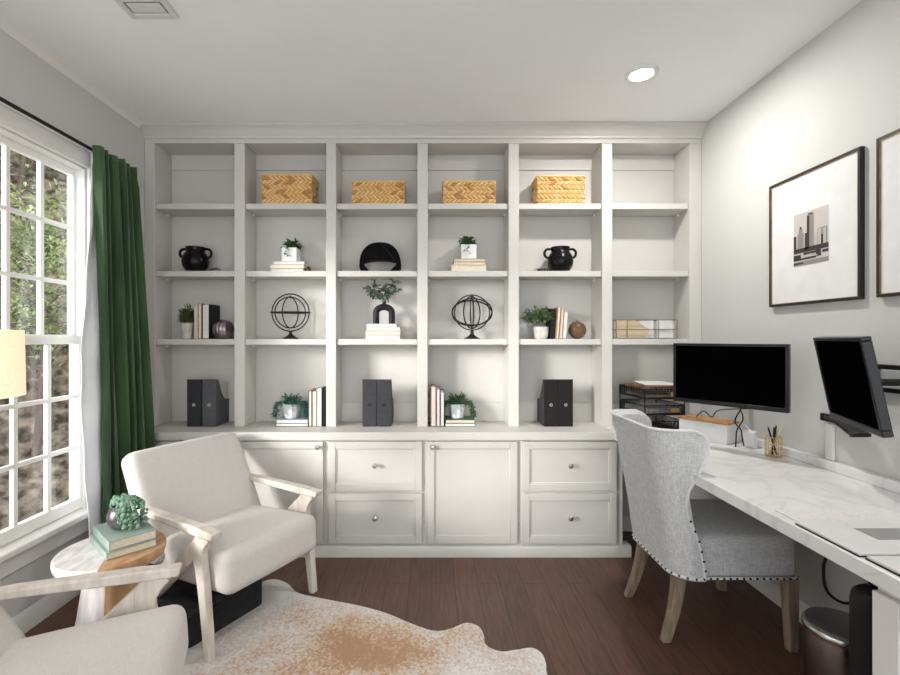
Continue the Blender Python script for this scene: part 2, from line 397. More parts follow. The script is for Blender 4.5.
def thing(name, label, cat, loc=(0,0,0), rz=0, group=None):
    o = bpy.data.objects.new(name, None); COL.objects.link(o)
    o.empty_display_size = 0.05
    o.location = loc; o.rotation_euler = (0, 0, rz)
    o['label'] = label; o['category'] = cat
    if group: o['group'] = group
    return o
def tag(o, label, cat, group=None, kind=None):
    o['label'] = label; o['category'] = cat
    if group: o['group'] = group
    if kind: o['kind'] = kind
    return o
def struct(o):
    o['kind'] = 'structure'; return o
def dup(root, loc, rz, label):
    c = root.copy(); COL.objects.link(c); c.location = loc; c.rotation_euler = (0, 0, rz); c['label'] = label
    for ch in list(root.children):
        d = ch.copy(); COL.objects.link(d); d.parent = c
        for g in list(ch.children):
            e = g.copy(); COL.objects.link(e); e.parent = d
    return c
def bez(p, n=12):
    """smooth curve through points (Catmull-Rom)"""
    p = [Vector(q) for q in p]; out = []
    for i in range(len(p)-1):
        a = p[max(i-1, 0)]; b = p[i]; c = p[i+1]; d = p[min(i+2, len(p)-1)]
        for k in range(n):
            t = k/n
            out.append(0.5*((2*b) + (c-a)*t + (2*a-5*b+4*c-d)*t*t + (3*b-a-3*c+d)*t**3))
    out.append(p[-1]); return out

# ------------------------------------------------------------------ room shell
XL, XR, YB, YN, HC = -1.88, 1.765, 3.235, -3.0, 2.74
struct(MB().box(XL-0.2, XR+0.15, YN, YB+0.15, -0.1, 0).build('floor', M['floor']))
struct(MB().box(XL-0.2, XR+0.15, YN, YB+0.15, HC, HC+0.1).build('ceiling', M['ceiling']))
struct(MB().box(XL-0.085, XR+0.15, YB, YB+0.12, 0, HC).build('wall_back', M['wall']))
struct(MB().box(XR, XR+0.12, YN, YB, 0, HC).build('wall_right', M['wall']))
WY0, WY1, WZ0, WZ1 = 1.505, 2.50, 0.43, 2.275        # window opening
wl = MB()
V0, V1 = 0.45, 1.445                                   # unseen twin opening, added to let sun reach more bays
wl.box(XL-0.085, XL, YN, V0, 0, HC); wl.box(XL-0.085, XL, V1, WY0, 0, HC); wl.box(XL-0.085, XL, V0, V1, 0, WZ0); wl.box(XL-0.085, XL, V0, V1, WZ1, HC); wl.box(XL-0.085, XL, WY1, YB, 0, HC)
wl.box(XL-0.085, XL, WY0, WY1, 0, WZ0); wl.box(XL-0.085, XL, WY0, WY1, WZ1, HC)
struct(wl.build('wall_left', M['wall']))
def base_prof(t, h):  # baseboard section: distance from wall, height
    return [(0, 0), (t, 0), (t, h*0.78), (t*0.55, h*0.9), (t*0.4, h), (0, h)]
struct(MB().prism([(XL+d, z) for d, z in base_prof(0.016, 0.098)], YN, 2.83, 'y').build('baseboard_left', M['trim']))
struct(MB().prism([(XR-d, z) for d, z in base_prof(0.016, 0.098)], YN, YB, 'y').build('baseboard_right', M['trim']))
struct(MB().prism([(YB-d, z) for d, z in base_prof(0.016, 0.098)], 1.235, XR-0.018, 'x').build('baseboard_back', M['trim']))
struct(MB().prism([(XL, HC-0.045), (XL+0.008, HC-0.045), (XL+0.013, HC-0.03), (XL+0.03, HC-0.013), (XL+0.038, HC-0.008), (XL+0.038, HC), (XL, HC)],
                  YN, 2.945, 'y').build('trim_1', M['trim']))

# window: casing, stool, double hung sashes with muntins
def make_window(wname, WY0, WY1, LA, LB):
    w = bpy.data.objects.new(wname, None); COL.objects.link(w); w.location = (XL, (WY0+WY1)/2, WZ0); struct(w)
    W0 = Vector((XL, (WY0+WY1)/2, WZ0))
    def wb(mb, x0, x1, y0, y1, z0, z1): mb.box(x0-W0.x, x1-W0.x, y0-W0.y, y1-W0.y, z0-W0.z, z1-W0.z)
    k = MB()                                                                   # casing and jamb lining
    wb(k, XL, XL+0.022, WY0-LA, WY0, WZ0, WZ1+0.085); wb(k, XL, XL+0.022, WY1, WY1+LB, WZ0, WZ1+0.085)
    wb(k, XL, XL+0.022, WY0, WY1, WZ1, WZ1+0.085)
    wb(k, XL+0.0, XL+0.034, WY0-LA, WY1+LB, WZ1+0.085, WZ1+0.11)
    wb(k, XL-0.085, XL, WY0, WY0+0.012, WZ0, WZ1); wb(k, XL-0.085, XL, WY1-0.012, WY1, WZ0, WZ1)
    wb(k, XL-0.085, XL, WY0, WY1, WZ1-0.012, WZ1)
    k.build('frame', M['trim'], w, bevel=0.004)
    k = MB(); wb(k, XL-0.09, XL+0.062, WY0-LA, WY1+(0.015 if LB > 0.05 else LB), WZ0-0.03, WZ0+0.002)
    k.build('sill', M['trim'], w, bevel=0.006)
    k = MB(); wb(k, XL, XL+0.02, WY0-LA, WY1+LB, WZ0-0.12, WZ0-0.03); wb(k, XL, XL+0.03, WY0-LA, WY1+LB, WZ0-0.045, WZ0-0.03)
    k.build('apron', M['trim'], w, bevel=0.004)
    GY0, GY1 = WY0+0.04, WY1-0.03
    ncol = 5; cw = (GY1-GY0)/ncol
    def sash(xc, z0, z1, rows, bot, top, name):
        k = MB(); t = 0.016
        wb(k, xc-t, xc+t, WY0+0.012, GY0, z0, z1); wb(k, xc-t, xc+t, GY1, WY1-0.012, z0, z1)
        wb(k, xc-t, xc+t, GY0, GY1, z0, z0+bot); wb(k, xc-t, xc+t, GY0, GY1, z1-top, z1)
        for i in range(1, ncol): wb(k, xc-0.011, xc+0.011, GY0+i*cw-0.011, GY0+i*cw+0.011, z0+bot, z1-top)
        for zr in rows: wb(k, xc-0.0105, xc+0.0105, GY0, GY1, zr-0.011, zr+0.011)
        o = k.build(name, M['sashpaint'], w, bevel=0.003)
        g = MB(); wb(g, xc-0.002, xc+0.002, GY0, GY1, z0+bot, z1-top)
        g.build('pane', M['glass'], o, smooth=0)
    sash(-1.945, 1.325, 2.263, (1.944, 1.646), 0.045, 0.035, 'upper_sash')
    sash(-1.910, 0.435, 1.366, (1.042, 0.768), 0.06, 0.045, 'lower_sash')
make_window('window_1', WY0, WY1, 0.0295, 0.085)
make_window('added_window', V0, V1, 0.085, 0.0295)  # unseen window added for the daylight it lets in

# ------------------------------------------------------------------ built-in bookcase
UP, BK = 3.007, 3.22
CT = 0.773                                                               # counter height
S1, S2, S3, OT = 2.237, 1.794, 1.346, 2.626
sx = lambda p: X(p, UP)
st = [(144.4,154.7),(234.2,244.7),(326,336),(417.3,427.7),(508.6,519),(602,612.4),(689.7,701.3)]
bc = thing('bookcase', 'tall built-in greige bookcase of six open bays along the back wall', 'bookcase', (0, 3.1, CT))
O = Vector((0, 3.1, CT))
def bb_(mb, x0, x1, y0, y1, z0, z1): return mb.box(x0-O.x, x1-O.x, y0-O.y, y1-O.y, z0-O.z, z1-O.z)
bays = []
for i, (a, b) in enumerate(st):
    x0, x1 = sx(a), sx(b)
    nm = 'side_panel' if i in (0, 6) else 'divider'
    if i == 0: x0 = XL + 0.002
    if i == 6: x1 = XR - 0.002
    bb_(MB(), x0, x1, UP, BK-0.012, CT, OT-0.0005).build(nm, M['cab'], bc, bevel=0.003)
    if i: bays.append((sx(st[i-1][1]), sx(st[i][0])))
k = MB(); bb_(k, XL+0.002, XR-0.002, BK-0.012, BK, CT, HC-0.002)
for (a, b) in bays:
    bb_(k, a, b, BK-0.022, BK-0.012, 2.52, OT); bb_(k, a, b, BK-0.022, BK-0.012, CT, 0.905)
k.build('back_panel', M['cab'], bc, bevel=0.002)
bb_(MB(), XL+0.002, XR-0.002, UP, BK-0.012, OT, 2.66).build('top_panel', M['cab'], bc, bevel=0.002)
prof = [(0,2.655),(0.010,2.655),(0.013,2.67),(0.022,2.678),(0.03,2.692),(0.045,2.71),(0.058,2.716),(0.058,2.727),(0.064,2.73),(0.064,2.738),(0,2.738)]
MB().prism([(UP-d-O.y, z-O.z) for d, z in prof], XL+0.002, XR-0.002, 'x').build('crown', M['cab'], bc)
for (a, b) in bays:
    for z in (S1, S2, S3):
        s_ = bb_(MB(), a+0.0015, b-0.0015, UP+0.014, BK-0.024, z-0.038, z).build('shelf', M['cab'], bc, bevel=0.003)
        for xx in (a, b):
            d = 0.012 if xx == a else -0.012
            bb_(MB(), xx, xx+d, BK-0.085, BK-0.071, z-0.052, z-0.038).build('shelf_pin', M['white'], s_)

# base cabinets
LO = 2.837
lx = lambda p: X(p, LO)
def knob(parent, x, z, y):
    k = MB(); T = Matrix.Translation((x, y, z)) @ Matrix.Rotation(PI/2, 4, 'X')
    k.lathe([(0.006,0),(0.006,0.012),(0.009,0.016),(0.0145,0.02),(0.0155,0.025),(0.012,0.03),(0.001,0.032)], 16, T=T)
    k.build('knob', M['nickel'], parent)
def shaker(name, parent, x0, x1, z0, z1, rail=0.042):
    """panelled front; coordinates are local to the cabinet"""
    k = MB(); y0, y1 = -0.018, 0.0
    k.box(x0, x0+rail, y0, y1, z0, z1); k.box(x1-rail, x1, y0, y1, z0, z1)
    k.box(x0+rail, x1-rail, y0, y1, z0, z0+rail); k.box(x0+rail, x1-rail, y0, y1, z1-rail, z1)
    k.box(x0+rail-0.004, x1-rail+0.004, y0+0.010, y1, z0+rail-0.004, z1-rail+0.004)
    # sloping inner lip
    for (a, b, c, d) in ((x0+rail, x1-rail, z0+rail, z0+rail+0.008), (x0+rail, x1-rail, z1-rail-0.008, z1-rail)):
        k.box(a, b, y0+0.004, y1, c, d)
    for (a, b) in ((x0+rail, x0+rail+0.008), (x1-rail-0.008, x1-rail)):
        k.box(a, b, y0+0.004, y1, z0+rail, z1-rail)
    return k.build(name, M['cab'], parent, bevel=0.0025)
units = [('base_cabinet', XL+0.002, lx(231.5), 'one', 'white painted base cabinet with a door behind the green curtain, leftmost under the bookcase'),
         ('base_cabinet', lx(231.5), lx(325), 'doorR', 'greige base cabinet with one door behind the rear armchair, knob at its top right'),
         ('base_cabinet', lx(325), lx(424), 'drawers', 'greige base cabinet with two drawers between the two door cabinets'),
         ('base_cabinet', lx(424), lx(519.5), 'doorL', 'greige base cabinet with one full door, knob at its top left corner'),
         ('base_cabinet', lx(519.5), lx(624), 'drawers', 'greige base cabinet with two drawers right beside the grey desk chair')]
FY = LO + 0.018
for nm, x0, x1, kind, lab in units:
    cx = (x0+x1)/2; h = (x1-x0)/2
    u = thing(nm, lab, 'cabinet', (cx, FY, 0), 0, 'base cabinets under the bookcase')
    MB().box(-h, h, 0.0, BK-FY, 0.07, CT-0.05).build('carcass', M['cab'], u, bevel=0.002)
    pe = h + (0.045 if x1 > 1 else 0)
    MB().prism([(-0.02, 0), (-0.02, 0.055), (-0.014, 0.066), (-0.008, 0.07), (0.06, 0.07), (0.06, 0)], -h, pe, 'x').build('plinth', M['cab'], u)
    dz0, dz1 = 0.084, 0.713
    a, b = -h+0.021, h-0.012
    if x1 > 1: b = lx(617)-cx
    if kind in ('doorR', 'doorL', 'one'):
        d = shaker('door', u, a, b, dz0, dz1)
        knob(d, (b-0.03) if kind != 'doorL' else (a+0.032), dz1-0.03, -0.018)
    else:
        zm = 0.401
        for (p, q) in ((dz0, zm-0.008), (zm+0.008, dz1)):
            d = shaker('drawer', u, a, b, p, q)
            knob(d, (a+b)/2, (p+q)/2+0.008, -0.018)
ct = MB().box(XL+0.002, 1.135, 2.826, BK, CT-0.05, CT).build('countertop', M['cab'], bevel=0.004)
tag(ct, 'long greige counter slab on the base cabinets under the bookcase', 'countertop')

# desk slab along the right wall
DK0 = 1.12
dk = thing('desk', 'white marble built-in desk top along the right wall', 'desk', (1.45, 1.7, CT-0.046))
D0 = Vector((1.45, 1.7, CT-0.046))
def db(mb, x0, x1, y0, y1, z0, z1): return mb.box(x0-D0.x, x1-D0.x, y0-D0.y, y1-D0.y, z0-D0.z, z1-D0.z)
k = MB(); db(k, DK0, XR-0.002, 0.25, 2.825, CT-0.046, CT); db(k, 1.1355, XR-0.002, 2.825, BK, CT-0.046, CT)
k.build('desktop', M['marble'], dk, bevel=0.003)
k = MB(); db(k, XR-0.03, XR-0.002, 0.25, UP-0.002, CT, CT+0.042); k.build('backsplash', M['marble'], dk, bevel=0.004)
k = MB(); db(k, 1.16, XR-0.02, 2.835, 2.855, 0.64, CT-0.046); k.build('support_rail', M['cab'], dk)
# pedestal at the near end of the desk
pd = thing('desk_pedestal', 'white panelled pedestal cabinet under the near end of the marble desk', 'cabinet', (1.432, 0.76, 0))
MB().box(-0.27, 0.31, -0.45, 0.44, 0, CT-0.047).build('carcass', M['trim'], pd, bevel=0.003)
k = MB()
k.box(-0.29, -0.27, 0.005, 0.075, 0.09, 0.70); k.box(-0.29, -0.27, 0.365, 0.435, 0.09, 0.70); k.box(-0.29, -0.27, 0.075, 0.365, 0.09, 0.16); k.box(-0.29, -0.27, 0.075, 0.365, 0.63, 0.70)
k.box(-0.28, -0.27, 0.07, 0.37, 0.15, 0.64)
d = k.build('door', M['trim'], pd, bevel=0.003)
MB().ball((-0.30, 0.04, 0.6), 0.012).build('knob', M['nickel'], d)

# ------------------------------------------------------------------ shelf objects
def basket(px0, px1, pyt, depth, label, rows, taper=0.0):
    Yf = 3.024; x0, x1 = X(px0, Yf), X(px1, Yf); h = Zh(pyt, Yf) - S1
    wd = (x1-x0)/2 - 0.006; dd = depth/2 - 0.004
    cx, cy = (x0+x1)/2, Yf + depth/2
    b = thing('storage_basket', label, 'basket', (cx, cy, S1+0.0005), 0, 'woven baskets on the top shelf')
    per = 2*(2*wd+2*dd)
    cells = int(per/0.029)//2*2
    def pos(u):                                     # rounded rectangle perimeter
        r = 0.018; s_ = u*per; x, y, nx, ny = 0, 0, 0, 0
        seq = [((-wd,-dd),(1,0),2*wd,(0,-1)),((wd,-dd),(0,1),2*dd,(1,0)),((wd,dd),(-1,0),2*wd,(0,1)),((-wd,dd),(0,-1),2*dd,(-1,0))]
        for (p, d, L, nrm) in seq:
            if s_ <= L + 1e-9: return p[0]+d[0]*s_, p[1]+d[1]*s_, nrm[0], nrm[1]
            s_ -= L
        return -wd, -dd, 0, -1
    def fn(u, v):
        x, y, nx, ny = pos(u % 1.0)
        z = 0.004 + v*(h-0.012)
        rr = v*rows; row = int(min(rr, rows-1e-6)); fr = rr-row
        ph = u*cells + (0.5 if row % 2 else 0.0) + (fr-0.5)*(1.1 if row % 2 else -1.1)
        lump = abs(math.sin(PI*ph)) ** 0.6 * (1-abs(2*fr-1)**4)
        disp = 0.013*lump - 0.008 + R.uniform(-0.0006, 0.0006)
        return (x+nx*disp, y+ny*disp, z)
    k = MB(); k.grid(fn, 300, rows*8+1, wrap=True)
    shade_of = {}
    for q in range(len(k.f)):
        i, j = q % 300, q//300; row = j//8; fr = (j % 8+.5)/8
        ph = (i+.5)/300*cells + (0.5 if row % 2 else 0.0) + (fr-0.5)*(1.1 if row % 2 else -1.1)
        key = (row, int(math.floor(ph)))
        if key not in shade_of: shade_of[key] = R.choice([0, 0, 0, 1, 1, 2])
        k.mi[q] = shade_of[key] if abs(math.sin(PI*ph)) > 0.38 else 2       # gaps between strands coloured brown to imitate shade
    k.box(-wd+0.004, wd-0.004, -dd+0.004, dd-0.004, 0, 0.008)
    k.build('weave', [M['basket'], M['basket2'], M['basket3']], b, smooth=70)
    k = MB()
    for j in range(2):
        pts = []
        for i in range(120):
            x, y, nx, ny = pos(i/120); t = i*1.3 + j*PI
            pts.append((x+nx*0.004*math.cos(t), y+ny*0.004*math.cos(t), h-0.008+0.003*math.sin(t)))
        k.tube(pts, 0.005, 6, closed=True)
    k.build('rim', M['basket'], b, smooth=70)
    return b
basket(260.5, 312.5, 173.5, 0.168, 'tall golden woven basket alone in the second bay from the window', 6)
basket(351, 405, 180.3, 0.165, 'low golden woven basket above the black arched sculpture', 5)
basket(442.5, 496.3, 180.3, 0.165, 'low brownish woven basket above the potted cube plant on tan books', 5)
basket(536.5, 586, 175, 0.168, 'tall golden woven basket above the black pot farthest from the window', 6)

def urn(px, label, hh, flip=1):
    Y = 3.10; c = (X(px, Y), Y, S2+0.0005)
    o = thing('vase', label, 'vase', c, 0, 'black two handled pots')
    s_ = hh/0.165
    pr = [(0.045,0),(0.062,0.012),(0.079,0.04),(0.085,0.07),(0.080,0.10),(0.066,0.125),(0.057,0.138),(0.058,0.152),(0.062,0.162),(0.062,0.166),(0.052,0.166),(0.048,0.15),(0.055,0.125),(0.07,0.09),(0.065,0.04),(0.001,0.02)]
    MB().lathe([(r*s_, z*s_) for r, z in pr], 36).build('body', M['ceram'], o, smooth=60)
    for sg in (-1, 1):
        pts = bez([(sg*0.058*s_, 0, 0.152*s_), (sg*0.085*s_, 0, 0.153*s_), (sg*0.103*s_, 0, 0.135*s_), (sg*0.099*s_, 0, 0.108*s_), (sg*0.078*s_, 0, 0.092*s_)], 6)
        MB().tube(pts, 0.0085*s_, 10).build('handle', M['ceram'], o, smooth=70)
urn(195.6, 'round black pot with two loop handles in the bay nearest the window', 0.168)
urn(560.2, 'glossy round black pot with two loop handles beside a short dark bead string', 0.168)
def beads(px0, px1, z, label, Y=3.05, mat='iron', n=9, arch=0.012, r=0.0085):
    x0, x1 = X(px0, Y), X(px1, Y)
    o = thing('bead_string', label, 'beads', ((x0+x1)/2, Y, z), 0)
    k = MB(); pts = []
    for i in range(n):
        t = i/(n-1)
        xx = (x0-x1)/2 + (x1-x0)*t; yy = 0.02*math.sin(t*PI*1.5)
        zz = r + arch*max(0, math.sin(t*PI))
        pts.append((xx, yy, zz)); k.ball((xx, yy, zz), r, 10, 6)
    k.build('bead', M[mat], o)
    MB().tube(pts, 0.002, 5).build('cord', M['c_brown'], o)
beads(207, 221, S2, 'grey bead string lying at the foot of the black pot nearest the window', mat='silver', n=8, arch=0.014)
beads(305, 310.5, S2, 'dark bead string beside the white and grey books under a cube planter', n=4, arch=0.02)
beads(538.5, 549, S2, 'short dark bead string beside the glossy black two handled pot', n=6, arch=0.006)

def book_parts(o, w, d, h, cover, pages, flat_=True, spine='back', T=Matrix()):
    """lying book: w along x, d along y, h thickness along z; page edge towards -y"""
    c = 0.0025
    k = MB()
    k.box(-w/2, w/2, -d/2, d/2, 0, c, T=T); k.box(-w/2, w/2, -d/2, d/2, h-c, h, T=T)
    if spine == 'back': k.box(-w/2, w/2, d/2-c, d/2, c, h-c, T=T)
    else: k.box(-w/2, -w/2+c, -d/2, d/2, c, h-c, T=T)
    k.build('cover', cover, o, bevel=0.0008)
    MB().box(-w/2+(0.004 if spine == 'back' else c), w/2-0.004, -d/2+0.004, d/2-(c if spine == 'back' else 0.004), c, h-c, T=T).build('pages', pages, o)
def lying(px0, px1, z, h, Y, d, cover, pages, label, group, rz=0.0):
    x0, x1 = X(px0, Y), X(px1, Y)
    o = thing('book', label, 'book', ((x0+x1)/2, Y+d/2, z), rz, group)
    book_parts(o, x1-x0, d, h, M[cover], M[pages]); return z+h+0.0004
def standing(px0, px1, pyt, z, Y, d, cover, pages, label, group, lean=0.0):
    """page edge towards the room"""
    x0, x1 = X(px0, Y), X(px1, Y); w = x1-x0; h = Zh(pyt, Y)-z
    o = thing('book', label, 'book', ((x0+x1)/2, Y+d/2, z), 0, group)
    o.rotation_euler = (0, lean, 0)
    T = Matrix.Translation((w/2, 0, h/2)) @ Matrix.Rotation(-PI/2, 4, 'Y')
    # local: thickness along x, height along z
    T = Matrix(((0,0,1,-w/2),(0,1,0,0),(1,0,0,h/2),(0,0,0,1)))
    book_parts(o, h, d, w, M[cover], M[pages], T=T)
    if lean:
        o.location.z += abs(math.sin(lean))*w/2
    return o

# bay 2 row 2
g = 'books under the white cube planter in the second bay'
z = lying(270.3, 303.6, S2+0.0005, 0.016, 3.035, 0.15, 'c_white', 'paper', 'white book at the bottom of the pile under the cube planter near the window', g)
z = lying(269.8, 304.2, z, 0.028, 3.03, 0.155, 'c_grey', 'cream', 'grey book in the middle of the pile under the cube planter near the window', g)
z = lying(272.8, 304.5, z, 0.020, 3.035, 0.145, 'c_white', 'paper', 'white book on top of the grey one under the cube planter', g)
def fol_round(k, c, rad, n, L, Wd, up=0.5, droop=0.0, mi=0):
    for _ in range(n):
        a = R.uniform(0, 2*PI); e = R.uniform(-0.15, 1.0)
        d = Vector((math.cos(a)*math.cos(e), math.sin(a)*math.cos(e), math.sin(e)+up*0.3))
        rr = R.uniform(0.25, 1.0)
        p = Vector(c) + Vector((d.x*rad[0], d.y*rad[1], max(-0.02, d.z)*rad[2]))*rr
        k.leaf(p, d + Vector((R.uniform(-.5,.5), R.uniform(-.5,.5), R.uniform(-.5,.5)-droop)), (0,0,1), L*R.uniform(.7,1.2), Wd*R.uniform(.7,1.2), mi)
def stems(k, c, tops, r=0.0015, mi=0):
    for t in tops:
        m_ = (Vector(c)+Vector(t))/2 + Vector((0,0,0.01))
        k.tube(bez([c, m_, t], 4), r, 5, mi)
def cube_plant(px0, px1, z, label, lean):
    Y = 3.06; x0, x1 = X(px0, Y), X(px1, Y); s_ = x1-x0
    o = thing('potted_plant', label, 'plant', ((x0+x1)/2, Y+s_/2, z), 0)
    k = MB(); h = s_/2
    k.box(-h, h, -h, h, 0, 0.006)
    for (a, b, c, d) in ((-h,h,-h,-h+.006),(-h,h,h-.006,h),(-h,-h+.006,-h,h),(h-.006,h,-h,h)): k.box(a, b, c, d, 0, s_*0.95)
    k.build('pot', M['potw'], o, bevel=0.003)
    MB().box(-h+.006, h-.006, -h+.006, h-.006, 0.006, s_*0.85).build('soil', M['soil'], o)
    k = MB(); fol_round(k, (lean*0.3, 0, s_*0.9), (0.055, 0.045, 0.06), 150, 0.026, 0.02)
    fol_round(k, (lean, 0, s_*0.95), (0.03, 0.03, 0.035), 40, 0.026, 0.02)
    # a sprig hanging down the front
    for i in range(9):
        t = i/8; p = (-0.012+0.02*t*math.sin(i), -h-0.008, s_*(0.95-0.6*t))
        k.leaf(p, (R.uniform(-1,1), -0.5, R.uniform(-0.6,0.2)), (0,0,1), 0.02, 0.016)
    k.build('foliage', M['leaf'], o, smooth=0)
    return o
cube_plant(281.5, 296.8, z, 'small leafy plant in a white cube pot on white and grey books', 0.012)
# bay 4 row 2
g = 'books under the white cube planter in the fourth bay'
z = lying(451, 487, S2+0.0005, 0.042, 3.03, 0.155, 'c_white', 'cream', 'thick cream book at the bottom under the cube planter above the dark globe', g)
z = lying(453.5, 486, z, 0.020, 3.035, 0.15, 'c_tan', 'cream', 'tan book in the middle under the cube planter above the dark globe', g)
z = lying(453.8, 485.6, z, 0.020, 3.036, 0.15, 'c_tan', 'cream', 'tan book on top directly under the cube planter above the dark globe', g)
cube_plant(461, 476.7, z, 'small leafy plant in a white cube pot on tan and cream books', -0.02)

# bay 3 row 2: black arched loop
Y = 3.035; x0, x1 = X(359, Y), X(400.5, Y); hw = (x1-x0)/2; hh = 0.193
o = thing('sculpture', 'black ceramic arched loop sculpture standing alone on the middle shelf', 'sculpture', ((x0+x1)/2, Y+0.05, S2+0.0005))
n = 40; prof_o = []; prof_i = []
for i in range(n+1):
    a = PI*1.0*i/n
    ca, sa = math.cos(a), math.sin(a)
    prof_o.append((hw*math.copysign(abs(ca)**0.85, ca), 0.03+(hh-0.03)*sa**0.8))
    prof_i.append((hw*0.84*ca, 0.054+0.022*sa))
DP = 0.04
outer = [(hw*0.93, 0.0)] + prof_o + [(-hw*0.93, 0.0)]
inner = [(hw*0.45, 0.0), (hw*0.68, 0.030)] + prof_i + [(-hw*0.68, 0.030), (-hw*0.55, 0.0)]
k = MB()
NP = 48
def resample(p, n):
    L = [0]
    for a, b in zip(p, p[1:]): L.append(L[-1]+math.hypot(b[0]-a[0], b[1]-a[1]))
    out = []
    for i in range(n):
        t = L[-1]*i/(n-1); j = 0
        while j < len(L)-2 and L[j+1] < t: j += 1
        f = (t-L[j])/max(1e-9, L[j+1]-L[j]); out.append((p[j][0]+(p[j+1][0]-p[j][0])*f, p[j][1]+(p[j+1][1]-p[j][1])*f))
    return out
A = resample(outer, NP); B = resample(inner, NP)
v = []; f = []
for yy in (-DP, DP):
    for p in A: v.append((p[0], yy, p[1]))
    for p in B: v.append((p[0], yy, p[1]))
for i in range(NP-1):
    a0, a1, b0, b1 = i, i+1, NP+i, NP+i+1; q = 2*NP
    f += [(a0,a1,b1,b0), (q+a0,q+b0,q+b1,q+a1), (a0,q+a0,q+a1,a1), (b0,b1,q+b1,q+b0)]
f += [(0,NP,3*NP,2*NP), (NP-1,3*NP-1,4*NP-1,2*NP-1)]
k.add(v, f); k.build('arch', M['archb'], o, bevel=0.006, smooth=45, seg=3)
k = MB(); k.tube(bez([(hw*0.02, -0.041, 0.180), (hw*0.36, -0.043, 0.140), (hw*0.62, -0.042, 0.090), (hw*0.80, -0.040, 0.066)], 6), 0.0045, 8); k.build('ridge', M['ceram'], o, smooth=70)

# row 3 bay 1
def pot_plain(k, r0, r1, h, t=0.004):
    k.lathe([(r0*0.9, 0), (r0, 0.004), (r1, h), (r1-t, h), (r0-t, 0.012), (0.001, 0.012)], 28)
Y = 3.10
o = thing('potted_plant', 'small spiky olive plant in a blush pot beside the standing books', 'plant', (X(187.2, Y), Y, S3+0.0005))
k = MB(); pot_plain(k, 0.030, 0.038, 0.108); k.build('pot', M['pots'], o, smooth=50)
MB().lathe([(0.034, 0.09), (0.001, 0.096)], 20).build('soil', M['soil'], o)
k = MB()
for _ in range(240):
    a = R.uniform(0, 2*PI); z_ = R.uniform(0.095, 0.185); rr = 0.045*math.sin(min(1, (0.235-z_)/0.12)*PI/2)*R.uniform(.3, 1)
    k.leaf((rr*math.cos(a), rr*math.sin(a), z_), (math.cos(a), math.sin(a), 1.1), (0,0,1), 0.04, 0.010)
for _ in range(8): k.leaf((R.uniform(-.01,.02), 0, 0.18), (R.uniform(-.3,.3), 0, 1), (1,0,0), 0.065, 0.008)
k.build('foliage', M['leafo'], o, smooth=0)
g = 'standing books beside the ribbed silver vase'
standing(194.2, 197.6, 306, S3+0.0005, 3.04, 0.14, 'pink', 'pink', 'thin blush book standing next to the spiky olive plant', g)
standing(197.9, 201.6, 303.5, S3+0.0005, 3.035, 0.15, 'c_brown', 'cream', 'cream paged brown book standing between blush and black books', g)
standing(202.2, 209, 304, S3+0.0005, 3.03, 0.155, 'c_black', 'paper', 'black book with white pages standing by the ribbed silver vase', g)
o = thing('vase', 'round ribbed mercury silver vase beside the black book', 'vase', (X(222.8, 3.09), 3.09, S3+0.0005))
def pump(u, v):
    a = 2*PI*u; t = PI*v
    rr = 0.068*(math.sin(t)**0.8)*(1+0.045*abs(math.cos(7*a))) + 0.0008
    return (rr*math.cos(a), rr*math.sin(a), 0.064 - 0.064*math.cos(t))
k = MB(); k.grid(pump, 84, 20, wrap=True); k.build('body', M['mauve'], o, smooth=60)
MB().lathe([(0.016, 0.118), (0.018, 0.13), (0.012, 0.13), (0.011, 0.12)], 16).build('neck', M['mauve'], o)

# armillary globes
def ring(k, r, rx, rz, tr=0.0035, c=(0,0,0), n=56, flatw=None):
    E = Euler((rx, 0, rz), 'XYZ').to_matrix()
    pts = [Vector(c) + E @ Vector((r*math.cos(2*PI*i/n), 0, r*math.sin(2*PI*i/n))) for i in range(n)]
    k.tube(pts, tr*1.25, 8, closed=True)
def globe(px, label, style):
    Y = 3.098; o = thing('armillary_globe', label, 'globe sculpture', (X(px, Y), Y, S3+0.0005))
    zc = 0.178; r = 0.125 if style == 0 else 0.118
    MB().lathe([(0.052,0),(0.052,0.005),(0.034,0.014),(0.016,0.028),(0.010,0.04),(0.013,0.05),(0.008,0.058)], 24).build('base', M['iron'], o, smooth=50)
    k = MB()
    if style == 0:
        ring(k, r, 0, 0, 0.0035, (0,0,zc)); k.build('meridian_ring', M['iron'], o)
        k = MB()
        for a, q in ((0.63, 0.104), (1.36, 0.103)): ring(k, q, 0, a, 0.0032, (0,0,zc))
        k.build('inner_ring', M['iron'], o)
        k = MB(); n = 56
        k.tube([(r*1.06*math.cos(2*PI*i/n), 0.078*math.sin(2*PI*i/n), zc) for i in range(n)], 0.0042, 8, closed=True)
        k.build('equator_ring', M['iron'], o)
    else:
        ring(k, r, 0, 0, 0.0032, (0,0,zc)); k.build('meridian_ring', M['iron'], o)
        k = MB()
        for a in (0.95, 1.39): ring(k, 0.108, 0, a, 0.0036, (0,0,zc))
        k.build('inner_ring', M['iron'], o)
        k = MB()
        for rx in (0.75, -0.75): 
            n = 56; E = Euler((rx,0,0)).to_matrix()
            k.tube([Vector((0,0,zc)) + E @ Vector((0.134*math.cos(2*PI*i/n), 0, 0.118*math.sin(2*PI*i/n))) for i in range(n)], 0.0048, 8, closed=True)
        k.build('tilted_ring', M['iron'], o)
    MB().ball((0,0,zc+0.105), 0.009).build('finial', M['iron'], o)
globe(290.5, 'dark iron ring globe with a level equator hoop, in the second bay', 0)
globe(472, 'dark iron ring globe with crossing tilted hoops, in the fourth bay', 1)

